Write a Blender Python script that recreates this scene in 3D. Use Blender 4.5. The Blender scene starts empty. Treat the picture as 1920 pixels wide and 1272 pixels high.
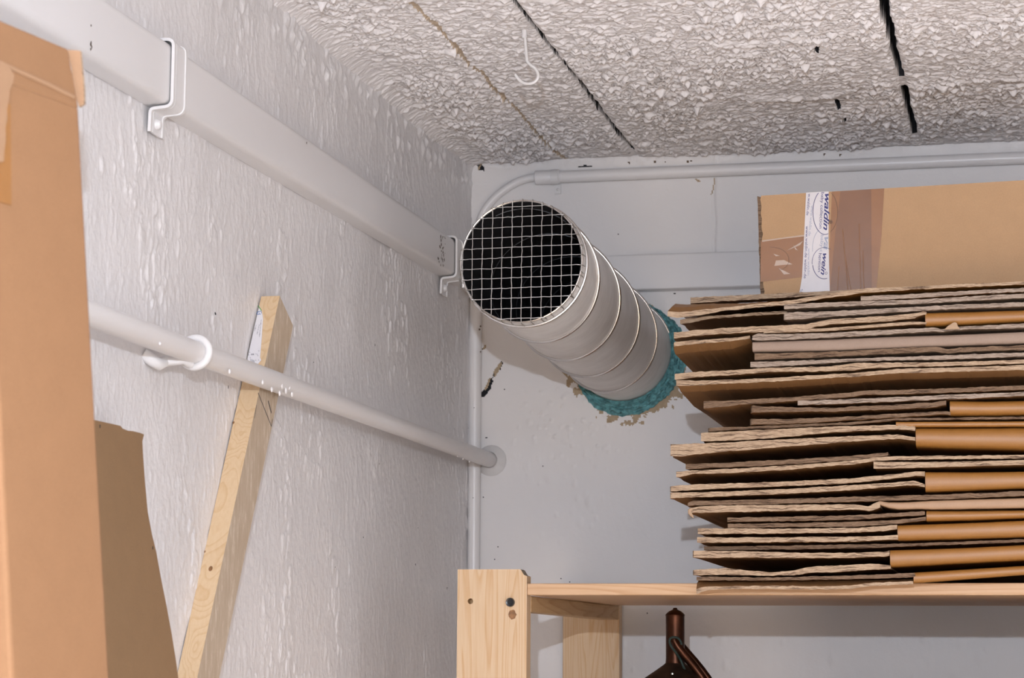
import bpy, math, random
import numpy as np
from mathutils import Vector, Matrix

# ------------------------------------------------------------------ camera
# room axes: X along the back wall, Y towards the back wall, Z up, floor at z = 0
SC = bpy.context.scene
COL = SC.collection
FPX, CX, CY = 4300.0, 960.0, 636.0
ay = np.array([990., -604., -FPX]); ay /= np.linalg.norm(ay)
ax = np.array([18960., 480., FPX]); ax -= ax.dot(ay) * ay; ax /= np.linalg.norm(ax)
az = np.cross(ax, ay)
RW = np.array([ax, ay, az])
CAM = np.array([0.0, 0.0, 1.61])

cd = bpy.data.cameras.new('camera')
cam = bpy.data.objects.new('camera', cd)
COL.objects.link(cam)
mw = Matrix.Identity(4)
for i in range(3):
    for j in range(3):
        mw[i][j] = RW[i][j]
    mw[i][3] = CAM[i]
cam.matrix_world = mw
cd.sensor_fit = 'HORIZONTAL'
cd.sensor_width = 36.0
cd.lens = 36.0 * FPX / 1920.0
cd.clip_start = 0.01
cd.clip_end = 50
cd.dof.use_dof = True
cd.dof.focus_distance = 2.45
cd.dof.aperture_fstop = 20.0
SC.camera = cam

# ------------------------------------------------------------------ light
w = bpy.data.worlds.new('world'); SC.world = w
w.use_nodes = True
w.node_tree.nodes['Background'].inputs[0].default_value = (0.9, 0.95, 1.0, 1)
w.node_tree.nodes['Background'].inputs[1].default_value = 0.0

def area(name, loc, target, size, power, color, shape='DISK', size_y=None, spread=180):
    ld = bpy.data.lights.new(name, 'AREA')
    ld.energy = power; ld.color = color; ld.shape = shape; ld.size = size
    if size_y: ld.size_y = size_y
    ld.spread = math.radians(spread)
    o = bpy.data.objects.new(name, ld); COL.objects.link(o)
    o.location = loc
    o.rotation_euler = (Vector(target) - Vector(loc)).to_track_quat('-Z', 'Y').to_euler()
    return o
def point(name, loc, radius, power, color):
    ld = bpy.data.lights.new(name, 'POINT')
    ld.energy = power; ld.color = color; ld.shadow_soft_size = radius
    o = bpy.data.objects.new(name, ld); COL.objects.link(o); o.location = loc
    return o
# domed flash on the camera, a warm pendant lamp behind it and an added warm fill light at the camera's back
point('camera_flash', (-0.08, 0.15, 1.838), 0.008, 72.0, (0.80, 0.90, 1.05))
point('pendant_lamp', (0.35, -0.45, 1.90), 0.20, 16.0, (1.0, 0.78, 0.58))
area('doorway_light', (0.20, -1.27, 0.72), (-0.35, 3.0, 1.9), 1.0, 34.0, (1.0, 0.72, 0.46), 'RECTANGLE', 1.4)  # invented fill that lifts walls and undersides, no doorway is modelled

SC.view_settings.view_transform = 'Standard'
SC.view_settings.look = 'None'
SC.view_settings.gamma = 1.0
SC.view_settings.use_curve_mapping = False
SC.view_settings.exposure = -0.05

# ------------------------------------------------------------------ helpers
def ray(px, py):
    return RW @ np.array([px - CX, CY - py, -FPX])
def aY(px, py, y):
    d = ray(px, py); return CAM + d * (y - CAM[1]) / d[1]
def aX(px, py, x):
    d = ray(px, py); return CAM + d * (x - CAM[0]) / d[0]
def aZ(px, py, z):
    d = ray(px, py); return CAM + d * (z - CAM[2]) / d[2]
def aP(px, py, p0, n):
    d = ray(px, py); return CAM + d * (np.dot(np.array(p0) - CAM, n) / np.dot(d, n))

RNG = np.random.default_rng(7)
random.seed(7)

def hsh(ix, iy, seed):
    h = (ix.astype(np.int64) * 374761393 + iy.astype(np.int64) * 668265263 + seed * 1442695041) & 0x7fffffff
    h = ((h ^ (h >> 13)) * 1274126177) & 0x7fffffff
    return ((h ^ (h >> 16)) & 0xffff) / 65535.0
def vnoise(x, y, seed=0):
    ix = np.floor(x); iy = np.floor(y)
    fx = x - ix; fy = y - iy
    fx = fx * fx * fx * (fx * (fx * 6 - 15) + 10); fy = fy * fy * fy * (fy * (fy * 6 - 15) + 10)
    a = hsh(ix, iy, seed); b = hsh(ix + 1, iy, seed); c = hsh(ix, iy + 1, seed); d = hsh(ix + 1, iy + 1, seed)
    return (a * (1 - fx) + b * fx) * (1 - fy) + (c * (1 - fx) + d * fx) * fy
def fbm(x, y, seed=0, o=3):
    s = 0; a = 0.5
    for k in range(o):
        s = s + a * vnoise(x * 2 ** k + 17 * k, y * 2 ** k + 31 * k, seed + k); a *= 0.5
    return s / (1 - 0.5 ** o)
def blobs(x, y, seed, dens, r0, r1, pw=1.0):
    """bumps scattered one per cell with probability dens; returns height 0..1"""
    ix = np.floor(x); iy = np.floor(y)
    out = np.zeros_like(x)
    for dx in (-1, 0, 1):
        for dy in (-1, 0, 1):
            jx = ix + dx; jy = iy + dy
            px = jx + hsh(jx, jy, seed); py = jy + hsh(jx, jy, seed + 1)
            on = hsh(jx, jy, seed + 2) < dens
            r = r0 + (r1 - r0) * hsh(jx, jy, seed + 3)
            am = 0.35 + 0.65 * hsh(jx, jy, seed + 4)
            d = np.sqrt((x - px) ** 2 + (y - py) ** 2) / r
            h = np.where(on, am * np.clip(1 - d, 0, 1) ** pw, 0)
            out = np.maximum(out, h)
    return out
def sstep(a, b, x):
    t = np.clip((x - a) / (b - a), 0, 1); return t * t * (3 - 2 * t)

# ---- tagging
def link(o, parent=None):
    COL.objects.link(o)
    if parent is not None:
        o.parent = parent
        o.matrix_parent_inverse = parent.matrix_world.inverted() if parent.type == 'EMPTY' else Matrix.Identity(4)
    return o
def tag(o, label, cat, group=None):
    o['label'] = label; o['category'] = cat
    if group: o['group'] = group
    return o
def thing(name, loc, label, cat, group=None, rot=(0, 0, 0)):
    o = bpy.data.objects.new(name, None)
    o.empty_display_size = 0.05
    COL.objects.link(o)
    o.location = loc; o.rotation_euler = rot
    o.matrix_world = Matrix.LocRotScale(Vector(loc), Matrix.Identity(3) if rot == (0, 0, 0) else
                                        __import__('mathutils').Euler(rot).to_matrix(), None)
    return tag(o, label, cat, group)

class MB:
    """collects vertices and faces in world coordinates"""
    def __init__(s): s.v = []; s.f = []; s.m = []
    def add(s, vs, fs, m=0):
        b = len(s.v)
        s.v += [tuple(map(float, p)) for p in vs]
        for f in fs:
            s.f.append(tuple(b + i for i in f)); s.m.append(m)
        return s
    def hexa(s, c, m=0):   # 8 corners: bottom loop then top loop
        return s.add(c, [(0, 3, 2, 1), (4, 5, 6, 7), (0, 1, 5, 4), (1, 2, 6, 5), (2, 3, 7, 6), (3, 0, 4, 7)], m)
    def box(s, a, b, m=0):
        x0, y0, z0 = a; x1, y1, z1 = b
        return s.hexa([(x0, y0, z0), (x1, y0, z0), (x1, y1, z0), (x0, y1, z0),
                       (x0, y0, z1), (x1, y0, z1), (x1, y1, z1), (x0, y1, z1)], m)
    def slab(s, poly, n, t, m=0, me=None):   # polygon extruded by t along n (front = poly)
        poly = [np.array(p, float) for p in poly]; n = np.array(n, float); n = n / np.linalg.norm(n)
        k = len(poly)
        vs = poly + [p + n * t for p in poly]
        b = len(s.v); s.v += [tuple(p) for p in vs]
        s.f.append(tuple(range(b, b + k))); s.m.append(m)
        s.f.append(tuple(range(b + 2 * k - 1, b + k - 1, -1))); s.m.append(m)
        for i in range(k):
            j = (i + 1) % k
            s.f.append((b + i, b + k + i, b + k + j, b + j)); s.m.append(m if me is None else me)
        return s
    def tube(s, pts, r, seg=10, m=0, cap=True, closed=False):
        pts = [np.array(p, float) for p in pts]; n = len(pts)
        rr = r if hasattr(r, '__len__') else [r] * n
        b = len(s.v); up = None
        for i, p in enumerate(pts):
            if closed: t = pts[(i + 1) % n] - pts[i - 1]
            else: t = pts[min(i + 1, n - 1)] - pts[max(i - 1, 0)]
            t = t / (np.linalg.norm(t) + 1e-12)
            if up is None:
                up = np.array([0, 0, 1.0]) if abs(t[2]) < 0.9 else np.array([1.0, 0, 0])
            up = up - up.dot(t) * t; up /= np.linalg.norm(up)
            sd = np.cross(t, up)
            for k in range(seg):
                a = 2 * math.pi * k / seg
                s.v.append(tuple(p + rr[i] * (math.cos(a) * up + math.sin(a) * sd)))
        for i in range(n if closed else n - 1):
            for k in range(seg):
                i2 = (i + 1) % n; k2 = (k + 1) % seg
                s.f.append((b + i * seg + k, b + i2 * seg + k, b + i2 * seg + k2, b + i * seg + k2)); s.m.append(m)
        if cap and not closed:
            s.f.append(tuple(b + k for k in range(seg))); s.m.append(m)
            s.f.append(tuple(b + (n - 1) * seg + k for k in reversed(range(seg)))); s.m.append(m)
        return s
    def lathe(s, prof, c, axis='Z', seg=32, m=0):
        """prof: (radius, height) list; closed at zero radii"""
        b = len(s.v)
        for r, h in prof:
            for k in range(seg):
                a = 2 * math.pi * k / seg
                if axis == 'Z': p = (c[0] + r * math.cos(a), c[1] + r * math.sin(a), c[2] + h)
                elif axis == 'Y': p = (c[0] + r * math.cos(a), c[1] + h, c[2] + r * math.sin(a))
                else: p = (c[0] + h, c[1] + r * math.cos(a), c[2] + r * math.sin(a))
                s.v.append(p)
        for i in range(len(prof) - 1):
            for k in range(seg):
                k2 = (k + 1) % seg
                s.f.append((b + i * seg + k, b + i * seg + k2, b + (i + 1) * seg + k2, b + (i + 1) * seg + k)); s.m.append(m)
        return s
    def build(s, name, mats, parent=None, smooth=False, bevel=0.0, angle=40):
        me = bpy.data.meshes.new(name)
        me.from_pydata(s.v, [], s.f)
        mats = mats if isinstance(mats, (list, tuple)) else [mats]
        for mt in mats: me.materials.append(mt)
        me.polygons.foreach_set('material_index', s.m)
        import bmesh as _b
        bm = _b.new(); bm.from_mesh(me)
        _b.ops.remove_doubles(bm, verts=bm.verts, dist=1e-6)
        _b.ops.recalc_face_normals(bm, faces=bm.faces)
        bm.to_mesh(me); bm.free()
        if smooth:
            me.polygons.foreach_set('use_smooth', [True] * len(me.polygons))
            me.set_sharp_from_angle(angle=math.radians(angle))
        o = bpy.data.objects.new(name, me)
        link(o, parent)
        if bevel:
            md = o.modifiers.new('bevel', 'BEVEL'); md.width = bevel; md.segments = 2; md.limit_method = 'ANGLE'
            md.angle_limit = math.radians(50)
        return o

def grid_mesh(name, P, mats, fmat=None, smooth=True, parent=None, flip=False):
    """P: array (n, m, 3)"""
    n, m, _ = P.shape
    idx = np.arange(n * m).reshape(n, m)
    a, b, c, d = idx[:-1, :-1], idx[1:, :-1], idx[1:, 1:], idx[:-1, 1:]
    q = np.stack([a, b, c, d] if not flip else [a, d, c, b], -1).reshape(-1, 4)
    me = bpy.data.meshes.new(name)
    me.vertices.add(n * m); me.vertices.foreach_set('co', P.reshape(-1).astype(np.float32))
    me.loops.add(q.size); me.loops.foreach_set('vertex_index', q.reshape(-1).astype(np.int32))
    me.polygons.add(len(q))
    me.polygons.foreach_set('loop_start', np.arange(0, q.size, 4).astype(np.int32))
    for mt in (mats if isinstance(mats, (list, tuple)) else [mats]): me.materials.append(mt)
    if fmat is not None: me.polygons.foreach_set('material_index', fmat.reshape(-1).astype(np.int32))
    if smooth: me.polygons.foreach_set('use_smooth', np.ones(len(q), bool))
    me.update(); me.validate()
    o = bpy.data.objects.new(name, me)
    return link(o, parent)

def structure(o):
    o['kind'] = 'structure'; return o

# ------------------------------------------------------------------ materials
def srgb(r, g, b):
    return tuple(((c / 255) / 12.92 if c / 255 <= 0.04045 else ((c / 255 + 0.055) / 1.055) ** 2.4) for c in (r, g, b))
class NT:
    def __init__(s, name):
        s.mat = bpy.data.materials.new(name); s.mat.use_nodes = True
        s.t = s.mat.node_tree; s.b = s.t.nodes['Principled BSDF']
        s.tc = s.t.nodes.new('ShaderNodeTexCoord')
    def n(s, t): return s.t.nodes.new(t)
    def l(s, a, b): s.t.links.new(a, b)
    def mapping(s, scale, rot=(0, 0, 0), out='Object'):
        m = s.n('ShaderNodeMapping'); m.inputs['Scale'].default_value = scale; m.inputs['Rotation'].default_value = rot
        s.l(s.tc.outputs[out], m.inputs[0]); return m.outputs[0]
    def noise(s, vec, scale, detail=3, rough=0.55, dist=0):
        n = s.n('ShaderNodeTexNoise'); n.inputs['Scale'].default_value = scale; n.inputs['Detail'].default_value = detail
        n.inputs['Roughness'].default_value = rough; n.inputs['Distortion'].default_value = dist
        s.l(vec, n.inputs['Vector']); return n.outputs['Fac']
    def ramp(s, fac, stops):
        r = s.n('ShaderNodeValToRGB'); e = r.color_ramp.elements
        while len(e) < len(stops): e.new(0.5)
        for k, (p, c) in enumerate(stops):
            e[k].position = p; e[k].color = (c[0], c[1], c[2], 1)
        s.l(fac, r.inputs[0]); return r.outputs[0]
    def mix(s, fac, a, b, mode='MIX'):
        m = s.n('ShaderNodeMix'); m.data_type = 'RGBA'; m.blend_type = mode
        for sock, v in ((m.inputs[0], fac), (m.inputs[6], a), (m.inputs[7], b)):
            if hasattr(v, 'node'): s.l(v, sock)
            elif isinstance(v, (int, float)): sock.default_value = v
            else: sock.default_value = (v[0], v[1], v[2], 1)
        return m.outputs[2]
    def bump(s, h, strength, dist):
        b = s.n('ShaderNodeBump'); b.inputs['Strength'].default_value = strength; b.inputs['Distance'].default_value = dist
        s.l(h, b.inputs['Height'])
        prev = s.b.inputs['Normal']
        if prev.is_linked: s.l(prev.links[0].from_socket, b.inputs['Normal'])
        s.l(b.outputs[0], s.b.inputs['Normal'])
    def math(s, op, a, b=None):
        m = s.n('ShaderNodeMath'); m.operation = op
        for k, v in enumerate((a, b)):
            if v is None: continue
            if hasattr(v, 'node'): s.l(v, m.inputs[k])
            else: m.inputs[k].default_value = v
        return m.outputs[0]
    def set(s, color=None, rough=None, metal=None, spec=None, coat=None):
        if color is not None:
            if hasattr(color, 'node'): s.l(color, s.b.inputs['Base Color'])
            else: s.b.inputs['Base Color'].default_value = (*color[:3], 1)
        if rough is not None:
            if hasattr(rough, 'node'): s.l(rough, s.b.inputs['Roughness'])
            else: s.b.inputs['Roughness'].default_value = rough
        if metal is not None: s.b.inputs['Metallic'].default_value = metal
        if spec is not None: s.b.inputs['Specular IOR Level'].default_value = spec
        if coat is not None: s.b.inputs['Coat Weight'].default_value = coat
        return s.mat

def simple(name, color, rough=0.5, metal=0, spec=0.5, var=0.0, sc=40):
    t = NT(name)
    c = color
    if var:
        f = t.noise(t.mapping((1, 1, 1)), sc, 4)
        c = t.ramp(f, [(0.3, tuple(max(0, k * (1 - var)) for k in color)), (0.7, tuple(k * (1 + var) for k in color))])
    return t.set(c, rough, metal, spec)

WHITE = (0.77, 0.75, 0.75)
def paint(name, col, rough, scale, stretch, amp, var=0.04, drip=True):
    t = NT(name)
    v = t.mapping(stretch)
    f1 = t.noise(t.mapping((1, 1, 1)), 6, 4)
    c = t.ramp(f1, [(0.3, tuple(k * (1 - var) for k in col)), (0.75, tuple(min(1, k * (1 + var)) for k in col))])
    t.set(c, rough, 0, 0.45)
    t.bump(t.noise(v, scale, 4, 0.6), 0.7, amp)
    if drip:
        t.bump(t.noise(v, scale * 0.35, 3, 0.5, 0.4), 0.6, amp * 1.8)
    return t.mat
M = {}
M['wall_left'] = paint('rough_white_wall_paint', WHITE, 0.38, 300, (1, 1, 0.66), 0.0008)
M['wall_back'] = paint('smooth_white_wall_paint', (0.76, 0.735, 0.725), 0.5, 120, (1, 1, 1), 0.0005, 0.03)
M['ceiling'] = paint('stippled_white_ceiling_paint', (0.79, 0.76, 0.755), 0.5, 380, (1, 1, 1), 0.0008, 0.03, False)
M['room'] = simple('plain_white_wall_paint', (0.76, 0.74, 0.725), 0.6, var=0.03, sc=5)
M['floor'] = simple('pale_floor_paint', (0.72, 0.68, 0.63), 0.7, var=0.15, sc=9)
M['void'] = simple('dark_gap', (0.008, 0.009, 0.013), 0.9)
M['bare'] = simple('bare_tan_plaster', srgb(168, 148, 122), 0.85, var=0.12, sc=120)
M['bare_light'] = simple('pale_tan_plaster', srgb(196, 178, 156), 0.85, var=0.08, sc=120)  # tan tone of the hairline in the ceiling
M['rust'] = simple('rust_specks', (0.09, 0.055, 0.03), 0.9)
M['plastic'] = paint('painted_white_duct', (0.76, 0.745, 0.745), 0.35, 60, (1, 1, 1), 0.00015, 0.02, False)
M['pipe'] = paint('painted_white_pipe', (0.77, 0.75, 0.745), 0.33, 70, (1, 1, 1), 0.0002, 0.02, False)
M['hookpaint'] = simple('white_gloss_paint', (0.72, 0.705, 0.70), 0.34)
M['crease'] = simple('grey_corner_grime', (0.16, 0.15, 0.14), 0.9, var=0.3, sc=60)  # dark grey for scattered patches along the room corner

def cardboard(name, col, var=0.09, rough=0.72, spec=0.3, flute=0.0):
    t = NT(name)
    f = t.noise(t.mapping((1, 1, 1)), 55, 5, 0.6)
    g = t.noise(t.mapping((1, 1, 1)), 900, 2, 0.5)
    c = t.ramp(f, [(0.25, tuple(k * (1 - var) for k in col)), (0.75, tuple(k * (1 + var) for k in col))])
    c = t.mix(0.25, c, t.ramp(g, [(0.3, tuple(k * 0.8 for k in col)), (0.7, tuple(k * 1.15 for k in col))]))
    t.set(c, rough, 0, spec)
    t.bump(g, 0.25, 0.0002)
    return t.mat
M['kraft'] = cardboard('kraft_cardboard', (0.29, 0.145, 0.054))
M['kraft_grey'] = cardboard('greyish_cardboard', (0.31, 0.22, 0.155))
M['fold'] = cardboard('smooth_brown_cardboard_fold', (0.31, 0.135, 0.027), 0.06, 0.42, 0.5)
M['fold_pink'] = cardboard('pale_brown_cardboard_fold', (0.40, 0.25, 0.15), 0.06, 0.5, 0.4)
M['fold_grey'] = cardboard('grey_brown_cardboard_fold', (0.33, 0.24, 0.185), 0.06, 0.6, 0.35)
M['carton'] = cardboard('pale_kraft_carton', (0.285, 0.152, 0.075), 0.05)
M['carton_front'] = cardboard('light_kraft_carton', (0.46, 0.29, 0.16), 0.04)
M['carton_dark'] = cardboard('dull_brown_carton', (0.27, 0.165, 0.085), 0.06)
M['torn'] = cardboard('torn_pale_cardboard', (0.44, 0.305, 0.20), 0.08)
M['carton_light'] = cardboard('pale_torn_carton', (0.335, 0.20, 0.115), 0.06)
M['tape_orange'] = cardboard('orange_packing_tape', (0.29, 0.135, 0.045), 0.04, 0.3)

def edge_mat(name, lo, mid, hi, freq=620):
    """raw corrugated edge: thin wavy paper layers stacked over z"""
    t = NT(name)
    n1 = t.noise(t.mapping((9, 9, 3)), 4, 3)
    z = t.n('ShaderNodeSeparateXYZ'); t.l(t.tc.outputs['Object'], z.inputs[0])
    zz = t.math('ADD', t.math('MULTIPLY', z.outputs[2], freq), t.math('MULTIPLY', n1, 7.0))
    cb = t.n('ShaderNodeCombineXYZ')
    t.l(zz, cb.inputs[2])
    t.l(t.math('MULTIPLY', z.outputs[0], 30.0), cb.inputs[0])
    lay = t.noise(cb.outputs[0], 1.0, 2, 0.5)
    fib = t.noise(t.mapping((1, 1, 5)), 260, 4, 0.65)
    c = t.ramp(lay, [(0.36, lo), (0.45, mid), (0.55, hi), (0.66, mid)])
    c = t.mix(0.28, c, t.ramp(fib, [(0.35, lo), (0.62, hi)]))
    t.set(c, 0.85, 0, 0.2)
    t.bump(lay, 0.8, 0.0012)
    t.bump(fib, 0.5, 0.0006)
    return t.mat
M['edge'] = edge_mat('corrugated_edge', (0.10, 0.06, 0.04), (0.38, 0.26, 0.17), (0.56, 0.42, 0.29))
M['edge_grey'] = edge_mat('greyish_corrugated_edge', (0.09, 0.065, 0.05), (0.30, 0.23, 0.18), (0.46, 0.37, 0.30))
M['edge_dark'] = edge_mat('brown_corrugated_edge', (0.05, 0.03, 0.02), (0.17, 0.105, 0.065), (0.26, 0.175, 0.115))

def wood(name, base, dark, axis='Z', scale=1.0, rough=0.5, knots=()):
    t = NT(name)
    st = {'Z': (1, 1, 0.05), 'X': (0.05, 1, 1), 'Y': (1, 0.05, 1)}[axis]
    v = t.mapping(st)
    big = t.noise(v, 26 * scale, 2, 0.4, 0.6)
    rings = t.math('FRACT', t.math('MULTIPLY', big, 20.0))
    fine = t.noise(v, 420 * scale, 3, 0.6)
    c = t.ramp(rings, [(0.0, base), (0.55, tuple(b * 0.93 + d * 0.07 for b, d in zip(base, dark))),
                       (0.9, tuple(b * 0.35 + d * 0.65 for b, d in zip(base, dark))), (1.0, base)])
    c = t.mix(0.22, c, t.ramp(fine, [(0.35, dark), (0.6, base)]))
    t.set(c, rough, 0, 0.35)
    t.bump(fine, 0.2, 0.0003)
    return t.mat
M['pine'] = wood('pine_wood', (0.645, 0.48, 0.315), (0.52, 0.29, 0.125), 'Z')
M['pine_shelf'] = wood('pine_shelf_board', (0.61, 0.40, 0.24), (0.46, 0.25, 0.11), 'X', 0.8)
M['pine_rail'] = wood('pine_rail', (0.52, 0.34, 0.17), (0.36, 0.19, 0.07), 'Y', 0.8)
M['knot'] = simple('wood_knot', (0.24, 0.115, 0.045), 0.6, var=0.45, sc=160)
M['batten'] = wood('pale_batten_wood', (0.66, 0.49, 0.31), (0.54, 0.34, 0.17), 'Z', 0.9)
def rough_batten():
    t = NT('rough_sawn_batten_wood')
    a = t.noise(t.mapping((1, 1, 0.22), (0.5, 0, 0)), 170, 5, 0.7)
    b = t.noise(t.mapping((1, 1, 1)), 14, 3)
    c = t.ramp(a, [(0.36, (0.48, 0.38, 0.275)), (0.55, (0.56, 0.455, 0.345)), (0.68, (0.76, 0.67, 0.56))])
    c = t.mix(0.3, c, t.ramp(b, [(0.3, (0.43, 0.33, 0.235)), (0.7, (0.57, 0.47, 0.36))]))
    t.set(c, 0.8, 0, 0.2); t.bump(a, 0.4, 0.0006); return t.mat
M['batten_rough'] = rough_batten()
M['pencil'] = simple('pencil_mark', (0.10, 0.09, 0.085), 0.7)
def steel():
    t = NT('galvanised_steel')
    a = t.noise(t.mapping((1, 1, 1)), 14, 4, 0.6)
    s = t.noise(t.mapping((0.15, 1, 0.15)), 160, 3, 0.6)
    c = t.ramp(a, [(0.3, (0.70, 0.675, 0.655)), (0.7, (0.88, 0.86, 0.845))])
    c = t.mix(0.25, c, t.ramp(s, [(0.35, (0.56, 0.54, 0.52)), (0.65, (0.82, 0.80, 0.78))]))
    t.set(c, t.ramp(a, [(0.3, (0.5,) * 3), (0.7, (0.40,) * 3)]), 0.2, 0.5)
    return t.mat
M['steel'] = steel()
M['bright_steel'] = simple('bright_steel', (0.72, 0.71, 0.70), 0.22, 1.0)
M['wire'] = simple('galvanised_wire', (0.50, 0.49, 0.475), 0.34, 0.9)
M['lining'] = simple('black_duct_lining', (0.012, 0.012, 0.014), 0.6)  # plain black for the inside of the vent pipe
M['lining_seam'] = simple('grey_lining_seam', (0.07, 0.07, 0.075), 0.4, 0.6)
M['foam'] = simple('teal_foam', (0.11, 0.285, 0.305), 0.8, var=0.5, sc=150)
M['copper'] = simple('dark_copper', (0.055, 0.02, 0.010), 0.36, 0.85, var=0.4, sc=60)
M['copper_dull'] = simple('tarnished_copper', (0.04, 0.024, 0.017), 0.5, 0.7, var=0.4, sc=80)
M['black'] = simple('black_plastic', (0.008, 0.009, 0.011), 0.3)
M['green_cord'] = simple('dark_green_cord', (0.012, 0.028, 0.024), 0.6)
M['pale_metal'] = simple('pale_metal', (0.45, 0.48, 0.44), 0.35, 0.7)
M['label_white'] = simple('white_label_paper', (0.72, 0.70, 0.72), 0.45)
M['ink'] = simple('grey_print', (0.20, 0.19, 0.22), 0.6)
M['logo_blue'] = simple('blue_print', (0.03, 0.12, 0.36), 0.5)
M['logo_green'] = simple('green_print', (0.14, 0.34, 0.06), 0.5)
M['tape_white'] = simple('white_packing_tape', (0.66, 0.63, 0.645), 0.28, var=0.05, sc=40)
M['tape_brown'] = simple('brown_packing_tape', (0.285, 0.135, 0.062), 0.22, var=0.06, sc=30)
M['tape_brown_dark'] = simple('double_brown_packing_tape', (0.215, 0.105, 0.058), 0.22, var=0.06, sc=30)
M['tape_shine'] = simple('creased_glossy_tape', (0.50, 0.38, 0.30), 0.18)  # gloss highlight of the crinkled tape, painted as a pale base colour
M['navy'] = simple('navy_print', (0.022, 0.022, 0.15), 0.5)
M['pale_blue'] = simple('pale_blue_print', (0.33, 0.36, 0.47), 0.5)
M['faint_brown'] = simple('faint_brown_print', (0.14, 0.075, 0.045), 0.4)
M['chip'] = simple('splintered_wood', (0.25, 0.20, 0.15), 0.9, var=0.3, sc=200)

# ------------------------------------------------------------------ room shell
XL, XR, YF, YB, ZC = -0.7455, 1.5, -1.3, 3.0, 2.283

def room_box(name, a, b, mat):
    return structure(MB().box(a, b).build(name, mat))
room_box('floor', (XL - .12, YF - .12, -0.1), (XR + .12, YB + .12, 0.0), M['floor'])
room_box('wall_right', (XR, YF, 0), (XR + .12, YB, ZC), M['room'])
room_box('wall_front', (XL, YF - .12, 0), (XR, YF, ZC), M['room'])

def polyd(x, y, pts):
    """distance from (x, y) to a polyline, and its parameter"""
    d = np.full(x.shape, 1e9)
    for (a, b), (c, e) in zip(pts[:-1], pts[1:]):
        vx, vy = c - a, e - b; L = vx * vx + vy * vy
        t = np.clip(((x - a) * vx + (y - b) * vy) / L, 0, 1)
        d = np.minimum(d, np.hypot(x - a - t * vx, y - b - t * vy))
    return d

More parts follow.
